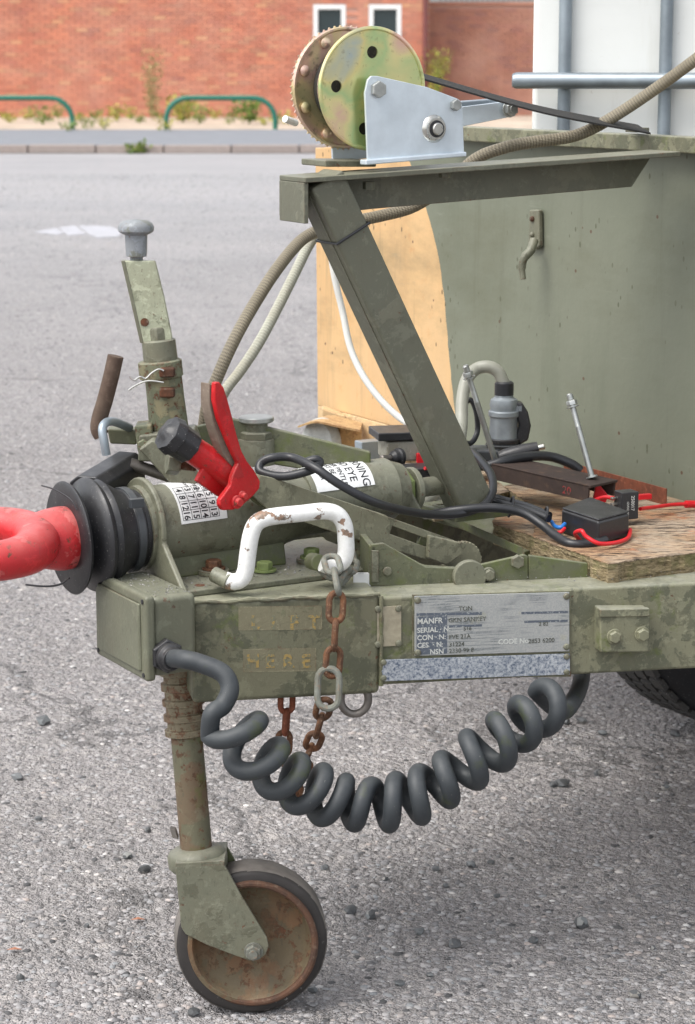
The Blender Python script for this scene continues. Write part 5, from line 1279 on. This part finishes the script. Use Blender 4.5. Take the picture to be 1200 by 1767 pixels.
hose('long thin black cable looped from the plunger across the post foot', [(520, 800, 3.50), (545, 793, 3.50), (552, 800, 3.50), (535, 812, 3.48), (490, 822, 3.48), (452, 815, 3.49), (450, 800, 3.50), (470, 790, 3.50), (505, 790, 3.50), (545, 808, 3.46), (590, 838, 3.45), (650, 868, 3.47), (720, 885, 3.58), (780, 888, 3.66), (830, 875, 3.70), (850, 850, 3.74), (848, 820, 3.80), (830, 795, 3.86), (815, 780, 3.92)], .0068, M['cable'], 'cable', 'cable')
hose('second black cable lying along the post foot to the black box', [(745, 888, 3.70), (790, 880, 3.68), (850, 876, 3.68), (900, 884, 3.68), (935, 905, 3.66), (960, 925, 3.63), (985, 938, 3.60), (1020, 938, 3.60), (1045, 932, 3.62)], .0074, M['cable'], 'cable', 'cable')
hose('black cable arching over the brown steel channel', [(838, 806, 3.98), (870, 796, 3.98), (910, 788, 4.0), (950, 788, 4.02), (985, 800, 4.02), (1002, 812, 4.02)], .0085, M['cable'], 'cable', 'cable')
for k_, lb in enumerate(('black cable at the back of the bundle by the plywood', 'black cable in the middle of the bundle by the plywood')):
    hose(lb, [(850, 858 + 8*k_, 3.80 - .03*k_), (880, 866 + 7*k_, 3.78 - .03*k_), (915, 876 + 6*k_, 3.74 - .03*k_), (948, 890 + 5*k_, 3.70 - .02*k_)], .0068, M['cable'], 'cable', 'cable')
ties = thing('cable_ties', 'two black cable ties round the cable bundle on the plywood', 'cable tie', P(880, 880, 3.72))
for (x, y, Yt, rx) in ((882, 874, 3.73, .016), (941, 890, 3.69, .014)):
    c = P(x, y, Yt); MB().tube([c + Vector((.004*math.sin(t), .006*math.cos(t), 0))*1.0 + Z*rx*math.sin(t) + YV*rx*math.cos(t) for t in [2*math.pi*k/20 for k in range(20)]], .002, 6, closed=True).build('tie', M['cable'], ties)
hose('grey flexible conduit arching up into the metal connector', [(735, 885, 3.82), (760, 850, 3.92), (785, 800, 4.02), (796, 740, 4.12), (798, 690, 4.16), (806, 655, 4.18), (822, 637, 4.2), (843, 633, 4.2), (860, 642, 4.2), (871, 665, 4.2)], .0115, M['conduit'], 'conduit', 'conduit')
hose('thin black cable loop hanging behind the grey conduit', [(800, 700, 4.2), (812, 690, 4.2), (822, 710, 4.2), (824, 745, 4.2), (812, 765, 4.18), (795, 760, 4.16)], .005, M['cable'], 'cable', 'cable')
hose('short pale grey conduit end under the post on the plywood', [(722, 876, 3.78), (740, 862, 3.84), (757, 846, 3.92), (765, 838, 3.96)], .0105, M['conduit'], 'conduit', 'conduit')
# metal connector
YC = 4.20
cn = thing('conduit_connector', 'grey metal electrical connector with black screw cap and dust lid', 'connector', P(870, 770, YC))
q = P(869, 765, YC)
MB().lathe([(0, .026), (.004, .028), (.006, .026), (.066, .0245), (.072, .026), (.082, .024), (.086, .017), (.092, .0165)], q, Z, 32, rad=lambda a, r: r*(1 + .02*math.cos(6*a))).build('shell', M['zincgrey'], cn, ang=40)
MB().lathe([(.050, .027), (.052, .0285), (.060, .0285), (.062, .026)], q, Z, 28).box(q + Z*.066 + X*.022, .022, .02, .012).build('collar', M['zincgrey'], cn, bev=.001)
MB().lathe([(.002, .030), (.004, .0305), (.009, .0305), (.011, .028)], q, Z, 28).build('base_ring', M['rubber'], cn)
MB().lathe([(.090, .0175), (.112, .0175), (.115, .014)], q, Z, 28).build('cap_nut', M['cable'], cn, ang=40)
MB().prism([P(x, y, YC - .01) for x, y in [(889, 694), (902, 696), (912, 712), (917, 735), (912, 760), (898, 768), (890, 755), (896, 735), (890, 712)]], YV*.03).build('dust_lid', M['blackpl'], cn, bev=.004, seg=3)
MB().lathe([(-.03, .030), (-.005, .030), (-.003, .033), (0, .033)], q, Z, 28).build('socket_base', M['darkgrey'], cn, bev=.001)
MB().box(P(845, 790, YC), .085, .06, .04).build('socket_block', M['darkgrey'], cn, bev=.006, seg=3)
pgt = thing('power_plug', 'black cigarette-lighter plug lying before the metal connector', 'plug', P(890, 780, 4.1))
a_, b_ = P(862, 790, 4.10), P(925, 774, 4.10); dd = (b_ - a_).normalized()
MB().lathe([(0, .010), (.01, .0135), (.045, .0145), (.060, .0125), (.072, .0118)], a_, dd, 24).build('body', M['blackpl'], pgt, ang=30)
MB().lathe([(.072, .0055), (.082, .0055), (.084, .004)], a_, dd, 16).build('tip', M['steel'], pgt)
# ------------------------------------------------------------------ plywood boards
ZB = ZR + .030
pl1 = [PZ(921, 926, ZB), PZ(1050, 972, ZB), PZ(1225, 950, ZB), PZ(1400, 920, ZB), PZ(1250, 860, ZB), PZ(1000, 812, ZB), PZ(870, 838, ZB), PZ(930, 880, ZB)]
pl0 = [PZ(850, 903, ZB - .003), PZ(920, 924, ZB - .003), PZ(926, 926, ZB - .003), PZ(934, 898, ZB - .003), PZ(905, 868, ZB - .003), PZ(862, 872, ZB - .003)]
pl2 = [PZ(690, 838, ZB - .003), PZ(752, 872, ZB - .003), PZ(880, 848, ZB - .003), PZ(820, 800, ZB - .003), PZ(700, 800, ZB - .003)]
MB().prism([PZ(740, 888, ZR), PZ(800, 905, ZR), PZ(905, 952, ZR), PZ(955, 940, ZR), PZ(900, 880, ZR), PZ(800, 868, ZR)], Z*-.01).build('deck_plate', M['coup_moss'], trailer, bev=.001)
MB().prism([PZ(770, 900, ZR + .002), PZ(905, 960, ZR + .002), PZ(905, 960, ZR + .002) + B*.008, PZ(770, 900, ZR + .002) + B*.008], Z*.014).build('deck_lip', M['coup_moss'], trailer, bev=.001)
def board(pts, th, label, seed):
    rnd = random.Random(seed); e = []
    n = len(pts)
    for i in range(n):
        a, b = pts[i], pts[(i+1) % n]; m_ = max(2, int((b-a).length/.008))
        for k in range(m_):
            p = a.lerp(b, k/m_); e.append(p + Vector((rnd.uniform(-1, 1), rnd.uniform(-1, 1), 0))*.0022)
    t = thing('plywood_board', label, 'board', sum(pts, Vector())/n - Z*th, 'plywood boards on the drawbar')
    MB().prism(e, Z*-.0015).build('face', M['ply'], t, smooth=False)
    for L_ in range(5):
        z0 = -.0015 - (th - .0015)*L_/5; hgt = (th - .0015)/5
        c_ = sum(e, Vector())/len(e)
        ee = [p + (c_ - p).normalized()*(.0005 + .0022*rnd.random() + (.0014 if L_ % 2 else 0)) + Z*z0 for p in e]
        MB().prism(ee, Z*-hgt).build('ply_layer', M['plyedge'], t, smooth=False)
board(pl1, .040, 'large weathered plywood board under the black box and relay', 5)
board(pl0, .036, 'small rotten plywood offcut under the left end of the cable bundle', 6)
board(pl2, .030, 'plywood board behind the foot of the leaning post, under the switch box', 8)
# ------------------------------------------------------------------ small electrics on the board
bx = thing('black_box', 'small dusty black plastic box with red and blue wires on the plywood', 'box', PZ(1010, 925, ZB))
c0 = PZ(1030, 945, ZB); 
bxp = [PZ(968, 920, ZB), PZ(1032, 942, ZB), PZ(1086, 927, ZB), PZ(1018, 900, ZB)]
MB().prism(bxp, Z*.040).build('case', M['blackpl'], bx, bev=.005, seg=3)
MB().prism([p + Z*.040 + (sum(bxp, Vector())/4 - p)*.03 for p in bxp], Z*.003).build('potting', M['rubber'], bx, bev=.002)
hose('red wire looping in front of the small black box', [(1000, 932, 3.62), (993, 920, 3.60), (1004, 916, 3.58), (1012, 926, 3.575), (1035, 938, 3.57), (1065, 936, 3.60), (1084, 928, 3.64), (1088, 914, 3.68)], .0034, M['red_plastic'], 'wire', 'wire')
hose('short blue wire at the left end of the black box', [(952, 900, 3.70), (958, 908, 3.68), (968, 910, 3.67), (975, 904, 3.68)], .0034, M['blue_plastic'], 'wire', 'wire')
hose('short red wire at the left end of the black box', [(960, 920, 3.66), (968, 918, 3.65), (975, 912, 3.66)], .003, M['red_plastic'], 'wire', 'wire')
ry = thing('relay', 'small black relay with white print and metal blade terminals', 'relay', PZ(1088, 895, ZB))
rc_ = P(1088, 873, 3.76); rfx = (X*.93 + YV*.37).normalized(); rfy = Vector((-rfx.y, rfx.x, 0))
rs = PXM(3.76)
MB().box(rc_ + rfy*.014, 33/rs, .028, 48/rs, rfx, rfy, Z).build('case', M['blackpl'], ry, bev=.0015)
for t_, z_s, dx_, dz_ in (('250017', .0085, .0085, .017), ('12VDC 30A', .0052, -.002, .008)):
    rt = MB(); vs, fs = text(t_, z_s, .0003); rt.add([rc_ + rfx*(dx_ + v.y - z_s*.8) + Z*(dz_ - v.x) - rfy*(.0003 - v.z) for v in vs], fs); rt.build('lettering', M['lettp'], ry, smooth=False)
for k_, y in enumerate((859, 869, 878)):
    MB().box(P(1063, y, 3.77), .018, .006, .0035, rfx, rfy, Z).build('blade_terminal', M['steel'], ry, bev=.0005)
MB().box(P(1071, 866, 3.768), .006, .022, .03, rfx, rfy, Z).build('socket_face', M['labelw'], ry)
hose('long red wire running right off the relay past the frame edge', [(1105, 878, 3.78), (1130, 875, 3.82), (1160, 871, 3.86), (1190, 870, 3.88), (1240, 872, 3.9)], .0032, M['red_plastic'], 'wire', 'wire')
tag(MB().tube([P(1184, 870, 3.88), P(1215, 870, 3.90)], .0065, 14).build('red_crimp', M['red_plastic']), 'red crimp connector on the wire at the right frame edge', 'connector')
hose('red wire from the relay terminal under the brown channel', [(1060, 860, 3.77), (1045, 858, 3.79), (1030, 862, 3.81), (1015, 870, 3.83)], .0034, M['red_plastic'], 'wire', 'wire')
hose('thin blue wire end at the relay terminal', [(1062, 880, 3.76), (1048, 882, 3.76), (1040, 880, 3.77)], .0034, M['blue_plastic'], 'wire', 'wire')
rdc = MB().prism([P(x, y, 3.86) for x, y in [(1030, 832), (1036, 838), (1050, 855), (1046, 868), (1022, 868)]], YV*.01)
tag(rdc.build('red_connector', M['red_plastic'], bev=.002), 'red plastic flap connector beside the brown channel end', 'connector')
tag(MB().box(P(1112, 857, 3.90), .025, .01, .009, rfx, rfy, Z).build('red_terminal', M['red_plastic'], bev=.001), 'small red spade terminal behind the relay', 'connector')
# ------------------------------------------------------------------ brown channel and its long bolts, rusty angle bar
chn = thing('steel_channel', 'brown steel channel lying on the plywood with two long bolts', 'steel channel', P(940, 850, 3.95))
k0, k1 = P(848, 800, 3.97), P(1016, 838, 3.82); kd = (k1 - k0).normalized(); kn = Vector((-kd.y, kd.x, 0))
kz = kd.cross(kn); kz = kz if kz.z > 0 else -kz
hgt = 28/PXM(3.9)
MB().prism([k0, k0 - kz*hgt, k0 - kz*hgt + kn*.005, k0 - kz*.004 + kn*.005], k1 - k0).build('front_web', M['brownsteel'], chn, bev=.001)
MB().prism([k0 + kz*.0005, k0 - kz*.004, k0 - kz*.004 + kn*.075, k0 + kz*.0005 + kn*.075], k1 - k0 + kd*.004).build('top_web', M['brownsteel'], chn, bev=.001)
MB().prism([k0 - kz*.005 + kn*.07, k0 - kz*hgt + kn*.07, k0 - kz*hgt + kn*.075, k0 - kz*.005 + kn*.075], k1 - k0).build('rear_web', M['brownsteel'], chn, bev=.001)
MB().lathe([(0, .006), (.0003, .006)], P(945, 808, 3.95) + Z*.0, kz, 16).build('slot_hole', M['ink'], chn)
rm = MB(); vs, fs = text('20', .019, .0003, .0002); o_ = k1 - kd*.055 - kz*(hgt*.82) - kn*.0006
rm.add([o_ + kd*v.x + kz*v.y - kn*v.z for v in vs], fs); rm.build('red_marks', M['lettr'], chn, smooth=False)
def long_bolt(a, b, label):
    t = thing('long_bolt', label, 'bolt', b, 'long bolts in the steel channel')
    d = (a - b).normalized(); L_ = (a-b).length
    n = int(L_*.7/.0011); pr = [(0, .0052)] + [(L_*.0 + k*.0011, .0050 + (.0004 if k % 2 else -.0002)) for k in range(1, n)] + [(L_, .0048)]
    MB().lathe(pr, b, d, 12).build('shank', M['bolt'], t, ang=70)
    MB().hexa(b + d*(L_ - .004), d, .0092, .008).cyl(b + d*(L_ - .008), d, .0105, .002, 16).lathe([(L_ + .005, .0055), (L_ + .014, .0055), (L_ + .016, .004)], b, d, 12).build('nut', M['bolt'], t)
    MB().cyl(b, d, .010, .003, 18).build('foot_nut', M['bolt'], t)
long_bolt(P(808, 645, 3.98), P(856, 798, 4.0), 'long bright bolt standing left, beside the grey conduit arch')
long_bolt(P(987, 695, 3.90), P(1022, 824, 3.87), 'long bright bolt standing alone at the right end of the channel')
rb_ = thing('angle_bar', 'short red rusty angle iron lying against the green body wall', 'angle iron', P(1080, 860, 4.02))
k0, k1 = pa(975, 795, .05), pa(1152, 843, .05); v_ = k1 - k0; zz = 30/PXM(4.1)
MB().prism([k0, k0 - Z*zz, k0 - Z*zz - A*.003, k0 - A*.003], Vector((v_.x, v_.y, v_.z))).build('upright_leg', M['rustbar'], rb_, bev=.001)
MB().prism([k0 - Z*zz, k0 - Z*(zz + .003), k0 - Z*(zz + .003) - A*.05, k0 - Z*zz - A*.05], Vector((v_.x, v_.y, v_.z))).build('flat_leg', M['rustbar'], rb_, bev=.001)
# ------------------------------------------------------------------ toggle box and black block left of the post
tg = thing('switch_box', 'dirty cast switch box with black lid and toggle switch', 'switch box', P(715, 795, 4.02))
tc_ = P(700, 772, 4.02)
MB().box(tc_ + X*.02, .125, .075, .035, (X*.98 + YV*.2).normalized(), Vector((-.2, .98, 0)).normalized(), Z).build('case', paint('dirty_cast_metal', (.30, .29, .24), (.18, .16, .12), .5, .4, 28, .2, .6), tg, bev=.004)
MB().box(tc_ + X*.012 + Z*.027, .14, .085, .014, (X*.98 + YV*.2).normalized(), Vector((-.2, .98, 0)).normalized(), Z).build('lid', M['blackpl'], tg, bev=.002)
q = P(688, 789, 3.96); td_ = (-X*.75 - YV*.6 + Z*.05).normalized()
MB().lathe([(-.004, .016), (.002, .016), (.004, .013), (.012, .012), (.018, .007)], q, td_, 20).build('switch_boot', M['rubber'], tg, ang=30)
MB().lathe([(.014, .0045), (.030, .0058), (.038, .0062), (.040, .004)], q, td_, 14).build('toggle', M['oldsteel'], tg)
MB().box(P(743, 790, 3.98), .05, .01, .018, (X*.98 + YV*.2).normalized(), Vector((-.2, .98, 0)).normalized(), Z).build('red_seal', M['red_plastic'], tg, bev=.002)
tag(MB().box(P(715, 822, 3.92), .085, .055, .036, (X*.95 + YV*.3).normalized(), Vector((-.3, .95, 0)).normalized(), Z).build('black_block', M['blackpl'], bev=.002), 'black plastic block lying below the toggle switch box', 'block')
hose('thin black wires coming out of the black block behind the post', [(735, 812, 3.90), (750, 818, 3.90), (765, 830, 3.92)], .004, M['cable'], 'wire', 'wire')
hose('thin red wire beside the black block', [(733, 808, 3.89), (745, 809, 3.90), (752, 812, 3.92)], .003, M['red_plastic'], 'wire', 'wire')
MB().prism([P(x, y, 3.68) for x, y in [(690, 822), (700, 828), (728, 880), (722, 895), (700, 880), (680, 845)]], YV*.03).build('cast_arm', M['coup'], coup, bev=.003)
tag(MB().prism([P(x, y, 3.46) for x, y in [(610, 990), (640, 990), (640, 1012), (610, 1012)]], YV*.01).build('paper_scrap', M['labelw']), 'white scrap lying beside the chain on the drawbar top', 'scrap')

# grit, flakes and crumbs lying on the drawbar
cr = MB(); rnd = random.Random(11)
def crumb(p, q):
    a = [Vector((rnd.uniform(-1, 1), rnd.uniform(-1, 1), rnd.uniform(.1, 1)))*q for _ in range(4)]
    cr.add([p + v for v in a], [(0, 1, 2), (0, 2, 3), (0, 3, 1), (1, 3, 2)])
for k in range(420):
    crumb(bq + A*rnd.uniform(0, .34) + B*rnd.uniform(.003, .08) + Z*.0105, rnd.choice((.0008, .0012, .0018, .003)))
for k in range(260):
    crumb(lid_c + A*rnd.uniform(.015, .075) + B*rnd.uniform(-.08, .08) + Z*(JH/2 - .004), rnd.choice((.0008, .0012, .002)))
for k in range(500):
    crumb(RL + r_*rnd.uniform(0, .9) + rn*rnd.uniform(.01, .1) + Z*.004, rnd.choice((.0007, .001, .0016)))
stuff(cr.build('grit', M['stones'], trailer, smooth=False))
